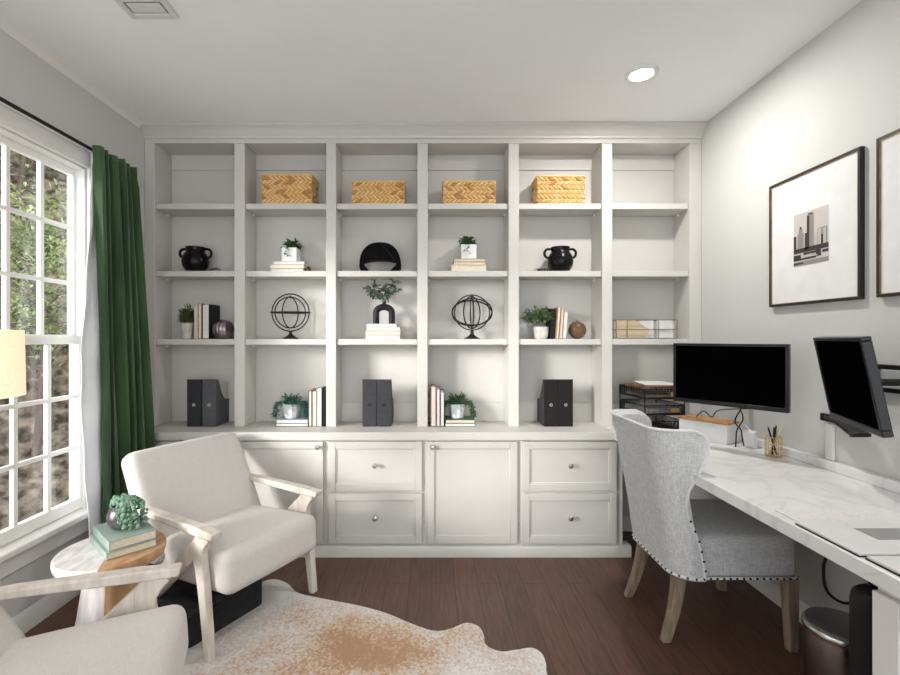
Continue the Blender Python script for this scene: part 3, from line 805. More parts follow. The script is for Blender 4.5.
# row 3 bay 3: book pile, arch vase, eucalyptus
g = 'pile of books under the black arch vase'
z = S3+0.0005
z = lying(365, 400.3, z, 0.026, 3.03, 0.15, 'c_white', 'paper', 'white book at the very bottom of the pile under the arch vase', g)
z = lying(364.8, 400.6, z, 0.028, 3.032, 0.148, 'c_tan', 'cream', 'tan cream paged book second from bottom under the arch vase', g)
z = lying(366, 400.2, z, 0.024, 3.034, 0.146, 'c_white', 'paper', 'white book second from top under the arch vase', g)
z = lying(366, 397, z, 0.022, 3.036, 0.14, 'c_blue', 'paper', 'pale blue book on top of the pile under the arch vase', g)
Y = 3.09; vc = X(384, Y)
o = thing('arch_vase', 'black arch shaped vase holding eucalyptus sprigs on the book pile', 'vase', (vc, Y, z))
pts = [(-0.053, 0, 0.0), (-0.053, 0, 0.055)] + [(0.053*math.cos(PI - PI*i/12), 0, 0.075+0.038*math.sin(PI*i/12)) for i in range(13)] + [(0.053, 0, 0.055), (0.053, 0, 0.0)]
MB().tube(pts, 0.0215, 16).build('body', M['ceram_m'], o, smooth=60)
MB().lathe([(0.012, 0.128), (0.014, 0.146), (0.010, 0.146), (0.009, 0.13)], 16).build('mouth', M['ceram_m'], o)
k = MB(); tops = [(-0.12,-0.01,0.235), (-0.06,0.0,0.27), (0.01,-0.03,0.24), (0.075,0,0.285), (0.09,-0.02,0.22), (-0.09,0.01,0.20)]
stems(k, (0,0,0.14), tops, 0.0016)
for t in tops:
    for q in range(22):
        f_ = 0.2+0.8*q/21; p = Vector((0,0,0.14)).lerp(Vector(t), f_) + Vector((R.uniform(-.008,.008), R.uniform(-.012,.012), 0.008*math.sin(f_*3)))
        k.leaf(p, (R.uniform(-1,1), R.uniform(-1,.6), R.uniform(-.3,1)), (0,0,1), R.uniform(.03,.046), R.uniform(.024,.036))
k.build('foliage', M['leafe'], o, smooth=0)

# row 3 bay 5
Y = 3.10
o = thing('potted_plant', 'bushy green leafy plant in a small stone pot beside leaning books', 'plant', (X(541, Y), Y, S3+0.0005))
k = MB(); k.lathe([(0.036,0),(0.044,0.012),(0.050,0.045),(0.050,0.082),(0.044,0.082),(0.042,0.03),(0.001,0.02)], 28); k.build('pot', M['pots'], o, smooth=50)
MB().lathe([(0.044, 0.07), (0.001, 0.074)], 20).build('soil', M['soil'], o)
k = MB(); fol_round(k, (-0.01,0,0.115), (0.10, 0.06, 0.085), 260, 0.036, 0.024); k.build('foliage', M['leaf2'], o, smooth=0)
g = 'books leaning between the bushy plant and the brown ball'
standing(550, 555.3, 308.5, S3+0.0005, 3.06, 0.12, 'c_black', 'c_black', 'black book standing right behind the bushy plant', g)
standing(555.9, 558.6, 307, S3+0.0005, 3.035, 0.15, 'c_tan', 'cream', 'tall tan book leaning next to the black book by the plant', g, 0.075)
standing(559.2, 562.0, 308.5, S3+0.0005, 3.035, 0.15, 'c_tan', 'pink', 'blush paged book leaning in the middle by the brown ball', g, 0.075)
standing(562.7, 566.0, 311.5, S3+0.0005, 3.03, 0.15, 'c_white', 'paper', 'white book leaning outermost against the brown ball', g, 0.075)
o = thing('decorative_ball', 'brown glazed ball on the shelf beside the leaning white book', 'ball', (X(577.2, 3.10), 3.10, S3+0.0005))
MB().ball((0,0,0.0595), 0.0595, 36, 24).build('sphere', M['copper'], o, smooth=60)
MB().lathe([(0.012,0.115),(0.010,0.124),(0.001,0.125)], 12).build('stub', M['copper'], o)

# row 3 bay 6: wire letter rack with papers
Y0, Y1 = 3.03, 3.17; x0, x1 = X(613.2, Y0), X(677, Y0); cx = (x0+x1)/2; hw = (x1-x0)/2
o = thing('wire_rack', 'grey wire paper rack alone on the shelf above the desk corner', 'rack', (cx, 3.10, S3+0.0005))
k = MB(); H = 0.126; dd = 0.07; t = 0.0032
for zz in (t, H/2, H):
    k.tube([(-hw,-dd,zz),(hw,-dd,zz),(hw,dd,zz),(-hw,dd,zz)], t, 6, closed=True)
for fx in (-1, -0.56, 0.42, 1):
    for sy in (-dd, dd): k.tube([(hw*fx, sy, t), (hw*fx, sy, H)], t, 6)
k.build('frame', M['wiregrey'], o)
k = MB()
for i in range(16): k.tube([(-hw+2*hw*i/15, -dd, t), (-hw+2*hw*i/15, dd, t)], 0.0015, 5)
k.build('base_wires', M['wiregrey'], o)
pf = MB().prism([(-hw+0.03, 0), (hw*0.08, 0), (hw*0.18, 0.055), (-0.06, 0.118), (-hw+0.03, 0.118)], -0.005, 0.005, 'y').build('folder', M['manila'])
pf.location = (cx, 3.055, S3+0.008); tag(pf, 'tan manila folder standing in the wire rack above the desk corner', 'folder')
for (a, b, zt, lab) in ((-0.02, hw*0.38, 0.115, 'white envelope behind the manila folder in the wire rack'), (hw*0.47, hw*0.96, 0.118, 'white card at the far end of the wire rack')):
    e = MB().box(a, b, -0.004, 0.004, 0, zt).build('envelope', M['paper']); e.location = (cx, 3.085 if a < 0 else 3.07, S3+0.008); tag(e, lab, 'envelope')

# counter row: magazine files
def mag_file(px0, px1, mat, label, cut=0.157, hole='nickel', papers=False):
    Yf = 3.008; x0, x1 = X(px0, Yf), X(px1, Yf); w_ = (x1-x0)/2; h = 0.309; d = 0.192
    o = thing('magazine_file', label, 'magazine file', ((x0+x1)/2, Yf+d/2, CT+0.0005), 0, 'cloth magazine files on the counter')
    prof = [(-d/2, 0), (d/2, 0), (d/2, cut)]
    for f_, hf in ((0.85, 0.515), (0.7, 0.535), (0.55, 0.58), (0.4, 0.68), (0.28, 0.80), (0.16, 0.93), (0.08, 0.99)):
        prof.append((-d/2+0.012+f_*(d-0.012), hf*h))
    prof += [(-d/2+0.012, h), (-d/2, h)]
    k = MB(); t = 0.003
    k.prism(prof, -w_, -w_+t, 'x'); k.prism(prof, w_-t, w_, 'x')
    k.box(-w_+t, w_-t, -d/2, -d/2+t, 0, h); k.box(-w_+t, w_-t, -d/2+t, d/2, 0, t); k.box(-w_+t, w_-t, d/2-t, d/2, t, cut)
    k.build('case', mat, o, bevel=0.001)
    T = Matrix.Translation((0, -d/2-0.001, 0.142)) @ Matrix.Rotation(PI/2, 4, 'X')
    MB().lathe([(0.0045,-0.002),(0.010,-0.002),(0.011,0.001),(0.0085,0.0025),(0.0045,0.001),(0.0045,-0.002)], 20, T=T, close=False).build('finger_ring', M[hole], o)
    return o, d, w_
mag_file(187, 200.8, M['char'], 'charcoal cloth magazine file nearest the window, beside a slate one')
o, d, w_ = mag_file(202.3, 216.2, M['slate'], 'slate grey cloth magazine file with papers, beside the charcoal one')
p = MB().box(-w_+0.01, w_-0.0045, -0.03, 0.080, 0, 0.27).build('paper_sheaf', M['paper']); p.location = (o.location.x, o.location.y-0.008, CT+0.005)
tag(p, 'white papers standing in the slate magazine file', 'papers')
mag_file(362.6, 376.4, M['dgrey'], 'dark grey magazine file nearer the window of the pair in the third bay', hole='black')
mag_file(376.8, 391.2, M['dgrey'], 'dark grey magazine file farther from the window of the pair in the third bay', hole='black')
mag_file(544, 558.4, M['espresso'], 'near black magazine file on the window side of the fifth bay pair')
mag_file(558.8, 573, M['espresso'], 'near black magazine file on the desk side of the fifth bay pair')

# counter row bay 2: books, planter
g = 'flat books under the trailing plant near the armchair'
z = CT+0.0005
z = lying(275.5, 308, z, 0.022, 3.005, 0.16, 'c_black', 'paper', 'dark covered book at the bottom under the mottled planter', g)
z = lying(276, 308, z, 0.022, 3.006, 0.158, 'c_blue', 'paper', 'pale blue book on top under the mottled planter', g)
def trailing(px, z, label, rpot, hpot, mat, potmat, Y, sgn):
    o = thing('potted_plant', label, 'plant', (X(px, Y), Y, z))
    k = MB()
    k.lathe([(rpot*0.66,0),(rpot*0.78,0.004),(rpot*1.0,hpot*0.62),(rpot*0.98,hpot),(rpot*0.88,hpot),(rpot*0.7,0.02),(0.001,0.02)], 10); k.build('pot', potmat, o, smooth=15)
    MB().lathe([(rpot*0.86, hpot*0.86), (0.001, hpot*0.9)], 16).build('soil', M['soil'], o)
    k = MB(); fol_round(k, (0,0,hpot*0.92), (rpot*1.15, rpot*0.9, 0.065), 190, 0.034, 0.012)
    for s_ in range(15):
        a = R.choice([R.uniform(-0.6, 0.6), R.uniform(-0.6, 0.6), R.uniform(PI-0.6, PI+0.6)]) if sgn else R.uniform(0, 2*PI)
        if math.sin(a) > 0.4: a = -a
        e = R.uniform(0.045, 0.075) + rpot*0.85
        pts = bez([(0.5*rpot*math.cos(a), 0.5*rpot*math.sin(a), hpot), (e*0.85*math.cos(a), e*0.8*math.sin(a), hpot+0.01), (e*math.cos(a), e*0.9*math.sin(a), hpot*R.uniform(.35,.6)), (e*1.05*math.cos(a), e*.9*math.sin(a), hpot*R.uniform(.06,.3))], 5)
        k.tube(pts, 0.0012, 5)
        for p in pts[3:]:
            for _ in range(2): k.leaf(p, (R.uniform(-1,1), R.uniform(-1,1), R.uniform(-1,.3)), (0,0,1), R.uniform(.018,.03), 0.009)
    k.build('foliage', mat, o, smooth=0)
trailing(291.5, z, 'teal green trailing plant in a mottled pale pot on flat books', 0.056, 0.095, M['leaft'], M['potm'], 3.085, 1)
g = 'books standing beside the teal trailing plant'
standing(308.3, 311.6, 391, CT+0.0005, 3.01, 0.16, 'c_brown', 'paper', 'white paged brown book standing next to the teal plant', g)
standing(311.9, 316.2, 391, CT+0.0005, 3.01, 0.16, 'c_brown', 'cream', 'cream paged book, second from the teal plant', g)
standing(316.6, 321.4, 388, CT+0.0005, 3.006, 0.165, 'c_white', 'paper', 'white paged book, third from the teal plant', g)
standing(321.7, 325.0, 387.6, CT+0.0005, 3.006, 0.165, 'c_black', 'c_black', 'black book standing against the divider by the teal plant', g)
# counter row bay 4
g = 'books standing at the left of the fourth bay counter'
standing(430.6, 435.9, 387, CT+0.0005, 3.004, 0.165, 'c_brown', 'pink', 'tallest blush paged brown book beside the fourth bay divider', g)
standing(436.3, 439.9, 389, CT+0.0005, 3.006, 0.16, 'c_brown', 'paper', 'middle white paged book of the three in the fourth bay', g)
standing(440.3, 444.2, 392, CT+0.0005, 3.006, 0.16, 'c_black', 'paper', 'shortest white paged book, next to the green potted plant', g)
g = 'flat books under the green potted plant in the fourth bay'
z = CT+0.0005
z = lying(445, 475.5, z, 0.022, 3.005, 0.16, 'c_dgreen', 'paper', 'dark green book at the bottom under the fourth bay plant', g)
z = lying(445.5, 475, z, 0.022, 3.006, 0.158, 'c_dgreen', 'cream', 'dark green cream paged book on top under the fourth bay plant', g)
trailing(457, z, 'green trailing plant in a striped pale pot beside three standing books', 0.055, 0.095, M['leaf'], M['potm'], 3.085, 1)

# ------------------------------------------------------------------ armchairs
def strip(k, pts, wd, y0, y1):
    """ribbon of varying width along a centreline in the x-z plane, extruded in y"""
    pts = [Vector((p[0], 0, p[1])) for p in pts]; n = len(pts); L = []; Rr = []
    for i, p in enumerate(pts):
        t = (pts[min(i+1, n-1)] - pts[max(i-1, 0)]).normalized(); nn = Vector((-t.z, 0, t.x))
        L.append(p + nn*wd[i]/2); Rr.append(p - nn*wd[i]/2)
    v = []; f = []
    for yy in (y0, y1):
        for p in L: v.append((p.x, yy, p.z))
        for p in Rr: v.append((p.x, yy, p.z))
    q = 2*n
    for i in range(n-1):
        f += [(i,i+1,n+i+1,n+i), (q+i,q+n+i,q+n+i+1,q+i+1), (i,q+i,q+i+1,i+1), (n+i,n+i+1,q+n+i+1,q+n+i)]
    f += [(0,n,q+n,q), (n-1,q+n-1,q+2*n-1,2*n-1)]
    k.add(v, f)
def interp(pts, n):
    p = bez([(a, b, c) for a, b, c in pts], n)
    return [(q.x, q.y) for q in p], [q.z for q in p]
def make_armchair(label, loc, rz):
    """local +x is the way the chair faces; s runs backwards from the front feet"""
    o = thing('armchair', label, 'armchair', loc, rz)
    S = lambda s_: 0.33 - s_
    for sg in (-1, 1):
        yc = sg*0.300; a, b = yc-0.017, yc+0.017
        c, w_ = interp([(S(0.017), 0.0, 0.034), (S(0.035), 0.15, 0.042), (S(0.06), 0.32, 0.052), (S(0.082), 0.43, 0.064), (S(0.07), 0.485, 0.075), (S(0.02), 0.522, 0.048)], 6)
        k = MB(); strip(k, c, w_, a, b); k.build('leg', M['wash'], o, bevel=0.004)
        c, w_ = interp([(S(0.062), 0.488, 0.075), (S(0.16), 0.405, 0.062), (S(0.38), 0.205, 0.05), (S(0.61), 0.0, 0.04)], 6)
        k = MB(); strip(k, c, w_, a+0.001, b-0.001); k.build('leg', M['wash'], o, bevel=0.004)
        pr = [(S(-0.022), 0.515), (S(-0.03), 0.545), (S(0.1), 0.553), (S(0.45), 0.556), (S(0.60), 0.548), (S(0.60), 0.53), (S(0.45), 0.527), (S(0.1), 0.515)]
        MB().prism(pr, yc-0.026, yc+0.026, 'y').build('armrest', M['wash'], o, bevel=0.006)
        # rear upright joining the arm to the back
        k = MB(); strip(k, [(S(0.50), 0.30), (S(0.56), 0.42), (S(0.585), 0.535)], [0.03, 0.03, 0.03], a+0.002, b-0.002); k.build('back_post', M['wash'], o, bevel=0.004)
    T = Matrix.Translation((S(0.215), 0, 0.335)) @ Matrix.Rotation(math.radians(-3.5), 4, 'Y')
    MB().rbox(0.272, 0.272, 0.092, 0.045, 9, (0.006, 0.004, 0.016), T=T).build('seat', M['uphol'], o, smooth=80)
    T = Matrix.Translation((S(0.555), 0, 0.540)) @ Matrix.Rotation(math.radians(-29), 4, 'Y')
    MB().rbox(0.056, 0.313, 0.272, 0.042, 9, (0.012, 0.003, 0.006), T=T).build('backrest', M['uphol'], o, smooth=80)
    k = MB(); k.box(S(0.45), S(0.03), -0.268, 0.268, 0.215, 0.246); k.build('seat_frame', M['black'], o, bevel=0.004)
    return o
fwd = Vector((0.868, -0.496)); u = Vector((0.496, 0.868))
fm = Vector((-0.915, 1.922)) + u*0.298                 # midpoint between the two front feet
ctr = fm - fwd*0.33
ac = make_armchair('pale upholstered armchair with whitewashed wood arms in front of the base cabinets', (ctr.x, ctr.y, 0.0), math.atan2(fwd.y, fwd.x))
fw2 = Vector((0.94, 0.34)); u2 = Vector((-0.34, 0.94))
L2 = Vector((-0.918, 1.626)) - fw2*0.0
c2 = L2 - u2*0.298 - fw2*0.33
dup(ac, (c2.x, c2.y, 0.0), math.atan2(fw2.y, fw2.x), 'pale upholstered armchair cut off by the photo edge, nearer than the side table')

# low dark box under the rear armchair
bx = thing('storage_box', 'low dark grey fabric box on the floor under the rear armchair', 'box', (-1.09, 2.235, 0.0), math.atan2(fwd.y, fwd.x))
k = MB(); k.rbox(0.16, 0.20, 0.078, 0.02, 5, T=Matrix.Translation((0,0,0.0785))); k.build('body', M['binc'], bx, smooth=60)
MB().box(-0.164, 0.164, -0.204, 0.204, 0.145, 0.168).build('lid', M['char'], bx, bevel=0.006)

# side table
tx, ty = -1.30, 1.868
tb = thing('side_table', 'round drum side table, half pale washed and half natural wood, between the armchairs', 'table', (tx, ty, 0))
MB().lathe([(0.150,0),(0.155,0.01),(0.140,0.12),(0.115,0.25),(0.100,0.36),(0.096,0.43),(0.100,0.450)], 48).build('pedestal', M['table'], tb, smooth=40)
MB().lathe([(0.12,0.446),(0.170,0.450),(0.187,0.460),(0.192,0.476),(0.192,0.494),(0.188,0.5),(0.001,0.5)], 64).build('tabletop', M['table'], tb, smooth=40)
ang = math.atan2(0.747, 0.665)
bw, bl = 0.175, 0.25
A0 = Vector((-1.255, 1.747)); e1 = Vector((0.665, 0.747)); e2 = Vector((-0.66, 0.75))
def tbook(z, h, cover, pages, label, off=(0,0), s_=1.0):
    c = A0 + e1*(bw/2+off[0]) + e2*(bl/2+off[1])
    o = thing('book', label, 'book', (c.x, c.y, z), ang, 'green books on the side table')
    book_parts(o, bw*s_, bl*s_, h, M[cover], M[pages], spine='left'); return z+h+0.0004
z = tbook(0.5005, 0.028, 'c_green', 'cream', 'lower sage green book on the side table', (0, 0))
z = tbook(z, 0.036, 'c_green', 'cream', 'upper sage green book directly under the silver planter', (0.006, 0.004), 0.95)
pc = A0 + e1*0.085 + e2*0.13
o = thing('potted_plant', 'trailing beaded succulent in a round silver pot on the sage green books', 'plant', (pc.x, pc.y, z))
MB().lathe([(0.022,0),(0.038,0.008),(0.052,0.03),(0.055,0.052),(0.047,0.08),(0.036,0.094),(0.032,0.094),(0.042,0.07),(0.04,0.03),(0.001,0.02)], 32).build('pot', M['silver'], o, smooth=60)
k = MB()
for s_ in range(26):
    a = R.uniform(0, 2*PI) if s_ > 12 else R.uniform(-1.6, 0.75)
    e = R.uniform(0.052, 0.066); zb = R.choice([0.012, 0.02, 0.04, 0.06])
    if s_ < 3: e = 0.080; zb = 0.01
    if abs((a + 1.95 + PI) % (2*PI) - PI) < 0.70: continue                # leave the pot's face clear
    pts = bez([(0.01*math.cos(a), 0.01*math.sin(a), 0.112), (0.04*math.cos(a), 0.04*math.sin(a), 0.118), (e*0.95*math.cos(a), e*0.95*math.sin(a), 0.085), (e*1.05*math.cos(a+.15), e*1.05*math.sin(a+.15), zb)], 5)
    for p in pts:
        for _ in range(2):
            k.ball(p + Vector((R.uniform(-.006,.006), R.uniform(-.006,.006), R.uniform(-.003,.006))), R.uniform(.0055,.0085), 6, 4)
for _ in range(46):
    a = R.uniform(0, 2*PI); rr = R.uniform(0, .045); k.ball((rr*math.cos(a), rr*math.sin(a), 0.105+R.uniform(0,.02)), R.uniform(.007,.010), 6, 4)
k.build('foliage', M['pearl'], o, smooth=60)

# ------------------------------------------------------------------ floor lamp by the window
fl = thing('floor_lamp', 'floor lamp with a lit cream drum shade in front of the window', 'lamp', (-1.62, 1.55, 0))
MB().lathe([(0.12,0),(0.12,0.012),(0.03,0.022),(0.012,0.03)], 36).build('base', M['black'], fl)
MB().lathe([(0.010,0.028),(0.010,1.2)], 14).build('pole', M['black'], fl)
k = MB(); k.lathe([(0.190,1.150),(0.186,1.381),(0.183,1.381),(0.187,1.150),(0.190,1.150)], 56, close=False); k.build('lamp_shade', M['shade'], fl, smooth=50)
k = MB()
for a in (0, 2*PI/3, 4*PI/3): k.tube([(0,0,1.19), (0.186*math.cos(a), 0.186*math.sin(a), 1.19)], 0.003, 6)
k.build('shade_spider', M['black'], fl)
MB().ball((0,0,1.25), 0.03, 16, 12, sq=(1,1,1.3)).build('bulb', M['lens'], fl)

# ------------------------------------------------------------------ curtain and rod
rod = thing('curtain_rod', 'thin black curtain rod above the window', 'curtain rod', (-1.79, 2.0, 2.345))
MB().tube([(0,-0.75,0),(0,0.715,0)], 0.009, 12).build('rod', M['black'], rod)
for yy in (-0.72, 0.695):
    MB().tube([(0,yy,0),(-0.086,yy,0)], 0.007, 8).build('bracket', M['black'], rod)
for yy in (-0.765, 0.722): MB().ball((0,yy,0), 0.016).build('finial', M['black'], rod)
cu = thing('curtain', 'long dark green velvet curtain hanging beside the window', 'curtain', (-1.785, 2.58, 0.0))
def cfn(u_, v_):
    z_ = 2.365 - v_*2.35
    t = v_
    yn = 2.405 + 0.03*t; yf = 2.735 + 0.040*min(1, t*1.3)
    y = yn + (yf-yn)*u_
    amp = 0.022 + 0.020*min(1, t*1.6)
    if v_ < 0.045: amp = 0.016
    ph = 2*PI*5.5*u_ + 0.7*math.sin(2.2*t+u_*5)
    x = -1.766 + 0.012*t + 0.060*t*u_**1.3 + amp*(2*abs(math.sin(ph/2))**0.75-1.0) + 0.012*math.sin(13*u_+2*t) + 0.005*math.sin(55*u_+3*t)
    y += 0.012*math.cos(ph)*(0.5+t)
    return (x+1.785, y-2.58, z_)
k = MB(); k.grid(cfn, 140, 60)
cp = k.build('panel', M['velvet'], cu, smooth=80)
sm = cp.modifiers.new('thickness', 'SOLIDIFY'); sm.thickness = 0.004
def lfn(u_, v_):
    z_ = 2.33 - v_*2.30
    y = (2.42 - 0.085*min(1, v_*2.2) + 0.12*max(0, v_-0.55)) + u_*(0.06+0.075*min(1, v_*2.2))
    x = -1.792 + 0.03*v_ + 0.008*math.sin(5*u_+7*v_) + 0.003*math.sin(40*v_+4*u_)
    return (x+1.785, y-2.58, z_)
k = MB(); k.grid(lfn, 20, 60); lp = k.build('lining', M['lining'], cu, smooth=80); lp['label'] = 'white curtain lining'
sm = lp.modifiers.new('thickness', 'SOLIDIFY'); sm.thickness = 0.003

# ------------------------------------------------------------------ desk chair
dc = thing('desk_chair', 'grey linen wingback desk chair with nailhead trim, tucked at the marble desk', 'chair', (1.30, 2.233, 0))
C0 = Vector((1.30, 2.233, 0))
def lerp_tab(tab, z_):
    for (z0, a), (z1, b) in zip(tab, tab[1:]):
        if z_ <= z1: 
            t = (z_-z0)/(z1-z0); t = max(0, min(1, t)); return a+(b-a)*t
    return tab[-1][1]
front_tab = [(0.30, 1.175), (0.36, 1.172), (0.49, 1.14), (0.58, 1.10), (0.64, 1.088), (0.70, 1.10), (0.77, 1.14), (0.84, 1.17), (0.90, 1.178), (0.935, 1.16), (0.957, 1.115)]
back_tab = [(0.30, 1.055), (0.5, 1.03), (0.7, 0.995), (0.957, 0.948)]
wid_tab = [(0.30, 0.252), (0.42, 0.262), (0.6, 0.262), (0.8, 0.270), (0.957, 0.278)]
def shell(u_, z_, inset=0.0):
    """u 0..1 runs from the far wing tip round the back to the near wing tip"""
    xf = lerp_tab(front_tab, z_); xb = lerp_tab(back_tab, z_) + inset; hw_ = lerp_tab(wid_tab, z_) - inset
    r = min(0.10, hw_*0.6) - inset*0.5
    Ls = max(0.001, xf - xb - r); La = r*PI/2; Lb = 2*(hw_-r); tot = 2*Ls+2*La+Lb
    s_ = u_*tot
    if s_ <= Ls: return (xf-s_, hw_)
    s_ -= Ls
    if s_ <= La: a = s_/r; return (xb+r-r*math.sin(a), hw_-r+r*math.cos(a))
    s_ -= La
    if s_ <= Lb: return (xb, hw_-r-s_)
    s_ -= Lb
    if s_ <= La: a = s_/r; return (xb+r-r*math.cos(a), -(hw_-r)-r*math.sin(a))
    s_ -= La
    return (xb+r+s_, -hw_)
NU, NV = 72, 40
v = []; f = []
TH = 0.045
for layer in (0.0, TH):
    for j in range(NV):
        z_ = 0.306 + (0.957-0.306)*j/(NV-1)
        zz = z_ if layer == 0 else min(z_, 0.952)
        for i in range(NU):
            x, y = shell(i/(NU-1), z_, layer)
            v.append((x-C0.x, y, zz - (0.006 if layer and j == NV-1 else 0)))
q = NU*NV
for j in range(NV-1):
    for i in range(NU-1):
        a = j*NU+i; f.append((a, a+1, a+NU+1, a+NU)); f.append((q+a, q+a+NU, q+a+NU+1, q+a+1))
for j in range(NV-1):
    for i in (0, NU-1):
        a = j*NU+i; f.append((a, a+NU, q+a+NU, q+a))
for i in range(NU-1):
    a = i; f.append((a, q+a, q+a+1, a+1)); a = (NV-1)*NU+i; f.append((a, a+1, q+a+1, q+a))
k = MB(); k.add(v, f); bk = k.build('backrest', M['linen'], dc, smooth=60, bevel=0.012, seg=3)
# piping and nailheads along the outer rim
rim = [(shell(0, z_), z_) for z_ in [0.31+0.02157*j for j in range(31)]]
edge = [(p[0]-C0.x, p[1], z_) for p, z_ in rim][::1]
top = [(shell(i/71, 0.957)[0]-C0.x, shell(i/71, 0.957)[1], 0.957) for i in range(72)]
near = [(p[0]-C0.x, -p[1], z_) for p, z_ in rim]
k = MB(); k.tube(edge, 0.007, 8); k.tube(top, 0.008, 8); k.tube(near, 0.007, 8)
bot = [(shell(i/71, 0.302)[0]-C0.x, shell(i/71, 0.31)[1], 0.312) for i in range(72)]
k.tube(bot, 0.008, 8)
k.build('piping', M['linenp'], bk, smooth=70)
k = MB()
def nails(pts, gap, off):
    acc = 0
    for a, b in zip(pts, pts[1:]):
        a, b = Vector(a), Vector(b); L = (b-a).length; acc += L
        if acc >= gap:
            acc = 0; k.ball(b + Vector(off), 0.0052, 8, 6)
nails([p for p in near if p[2] < 0.60], 0.028, (0, -0.006, 0)); nails([p for p in edge if p[2] < 0.60], 0.028, (0, 0.006, 0))
nb = [((shell(i/141, 0.315)[0]-C0.x)*1.0, shell(i/141, 0.315)[1], 0.315) for i in range(142)]
acc = 0
for a, b in zip(nb, nb[1:]):
    a, b = Vector(a), Vector(b); acc += (b-a).length
    if acc > 0.030:
        acc = 0; n_ = Vector((b.x-(-0.15), b.y*1.2, 0)).normalized(); k.ball(b + n_*0.005, 0.0052, 8, 6)
k.build('nailhead_trim', M['iron'], bk, smooth=60)
T = Matrix.Translation((1.335-C0.x, 0, 0.401))
MB().rbox(0.245, 0.250, 0.089, 0.03, 9, (0, 0, 0.012), T=T).build('seat', M['linen'], dc, smooth=80)
k = MB(); k.tube([(1.16-C0.x,-0.250,0.316),(1.578-C0.x,-0.250,0.316),(1.582-C0.x,0.248,0.316),(1.16-C0.x,0.250,0.316)], 0.006, 8)
sp = k.build('seat_piping', M['lining'], dc, smooth=70)
k = MB()
for i in range(15):
    xx = 1.17+0.4*i/14 - C0.x
    for yy in (-0.256, 0.256): k.ball((xx, yy, 0.317), 0.0052, 8, 6)
for i in range(18): k.ball((1.586-C0.x, -0.24+0.48*i/17, 0.317), 0.0052, 8, 6)
k.build('nailhead_trim', M['iron'], sp, smooth=60)
def leg(x0, y0, x1, y1, ztop, a, b):
    k = MB(); n = 7; vs = []; fs = []
    for i in range(n):
        t = i/(n-1); z_ = ztop*t; bend = 0.012*math.sin(PI*t)*(1 if x0 < x1 else 0)
        x = x0+(x1-x0)*t + bend - C0.x; y = y0+(y1-y0)*t - C0.y; h = (a+(b-a)*t)/2
        vs += [(x-h,y-h,z_),(x+h,y-h,z_),(x+h,y+h,z_),(x-h,y+h,z_)]
    for i in range(n-1):
        for c in range(4): fs.append((i*4+c, i*4+(c+1)%4, i*4+4+(c+1)%4, i*4+4+c))
    fs += [(3,2,1,0), tuple((n-1)*4+c for c in range(4))]
    k.add(vs, fs); k.build('leg', M['weather'], dc, bevel=0.004)
leg(1.028, 2.412, 1.11, 2.40, 0.315, 0.036, 0.052)
leg(1.040, 2.054, 1.11, 2.066, 0.315, 0.036, 0.052)
leg(1.556, 1.992, 1.552, 1.998, 0.315, 0.036, 0.052)
leg(1.556, 2.474, 1.552, 2.468, 0.315, 0.036, 0.052)

# ------------------------------------------------------------------ monitors
def monitor(pl, pr, zb, zt, tilt, label, armto):
    """pl, pr: plan points of the screen's two ends as seen by the sitter's side"""
    pl, pr = Vector(pl), Vector(pr); w_ = (pr-pl).length; h = zt-zb
    c = (pl+pr)/2; ang_ = math.atan2((pr-pl).y, (pr-pl).x)
    o = thing('monitor', label, 'monitor', (c.x, c.y, (zb+zt)/2), ang_, 'computer monitors on wall arms')
    T = Matrix.Rotation(tilt, 4, 'X')
    k = MB(); b = 0.014; d = 0.03
    k.box(-w_/2, w_/2, 0, d, -h/2, -h/2+0.022, T=T); k.box(-w_/2, w_/2, 0, d, h/2-b, h/2, T=T)
    k.box(-w_/2, -w_/2+b, 0, d, -h/2+0.022, h/2-b, T=T); k.box(w_/2-b, w_/2, 0, d, -h/2+0.022, h/2-b, T=T)
    k.box(-w_/2+b, w_/2-b, 0.012, d, -h/2+0.02, h/2-b, T=T)
    k.box(-w_*0.32, w_*0.32, d, d+0.02, -h*0.3, h*0.3, T=T)
    k.build('housing', M['bezel'], o, bevel=0.003)
    MB().box(-w_/2+b, w_/2-b, 0.004, 0.0115, -h/2+0.022, h/2-b, T=T).build('screen', M['screen'], o, smooth=0)
    # jointed arm from the back to the wall, in local coordinates
    inv = Matrix.Rotation(-ang_, 4, 'Z') @ Matrix.Translation((-c.x, -c.y, -(zb+zt)/2))
    wall = [inv @ Vector(p) for p in armto]
    pts = [Vector((0, d+0.02, 0))] + wall
    k = MB()
    for a, b_ in zip(pts, pts[1:]):
        k.tube([a, b_], 0.013, 10)
    k.box(-0.05, 0.05, d+0.018, d+0.028, -0.05, 0.05, T=T)
    k.build('mount_arm', M['black'], o)
    return o
monitor((1.315, 2.51), (1.62, 2.09), 1.010, 1.325, 0.0, 'wide black monitor facing out from the desk corner, nearest the bookcase', [(1.60, 2.50, 1.17), (1.752, 2.56, 1.17)])
# second one, turned the other way and leaning forwards
p_far, p_near = Vector((1.612, 1.90)), Vector((1.447, 1.478))
m2 = monitor((1.612, 1.905), (1.432, 1.500), 1.026, 1.357, math.radians(10), 'tilted black monitor on the right wall, nearer the camera than the other', [(1.66, 1.60, 1.198), (1.735, 1.60, 1.198)])
wp = thing('wall_mount', 'black two bar wall plate behind the tilted monitor', 'wall mount', (XR, 1.62, 1.198))
k = MB(); k.box(-0.022, -0.001, -0.28, 0.225, 0.034, 0.052); k.box(-0.022, -0.001, -0.28, 0.225, -0.054, -0.036); k.build('rail', M['black'], wp, bevel=0.002)
k = MB(); k.box(-0.03, -0.001, 0.06, 0.16, -0.036, 0.034); k.build('bracket', M['silverp'], wp, bevel=0.003)
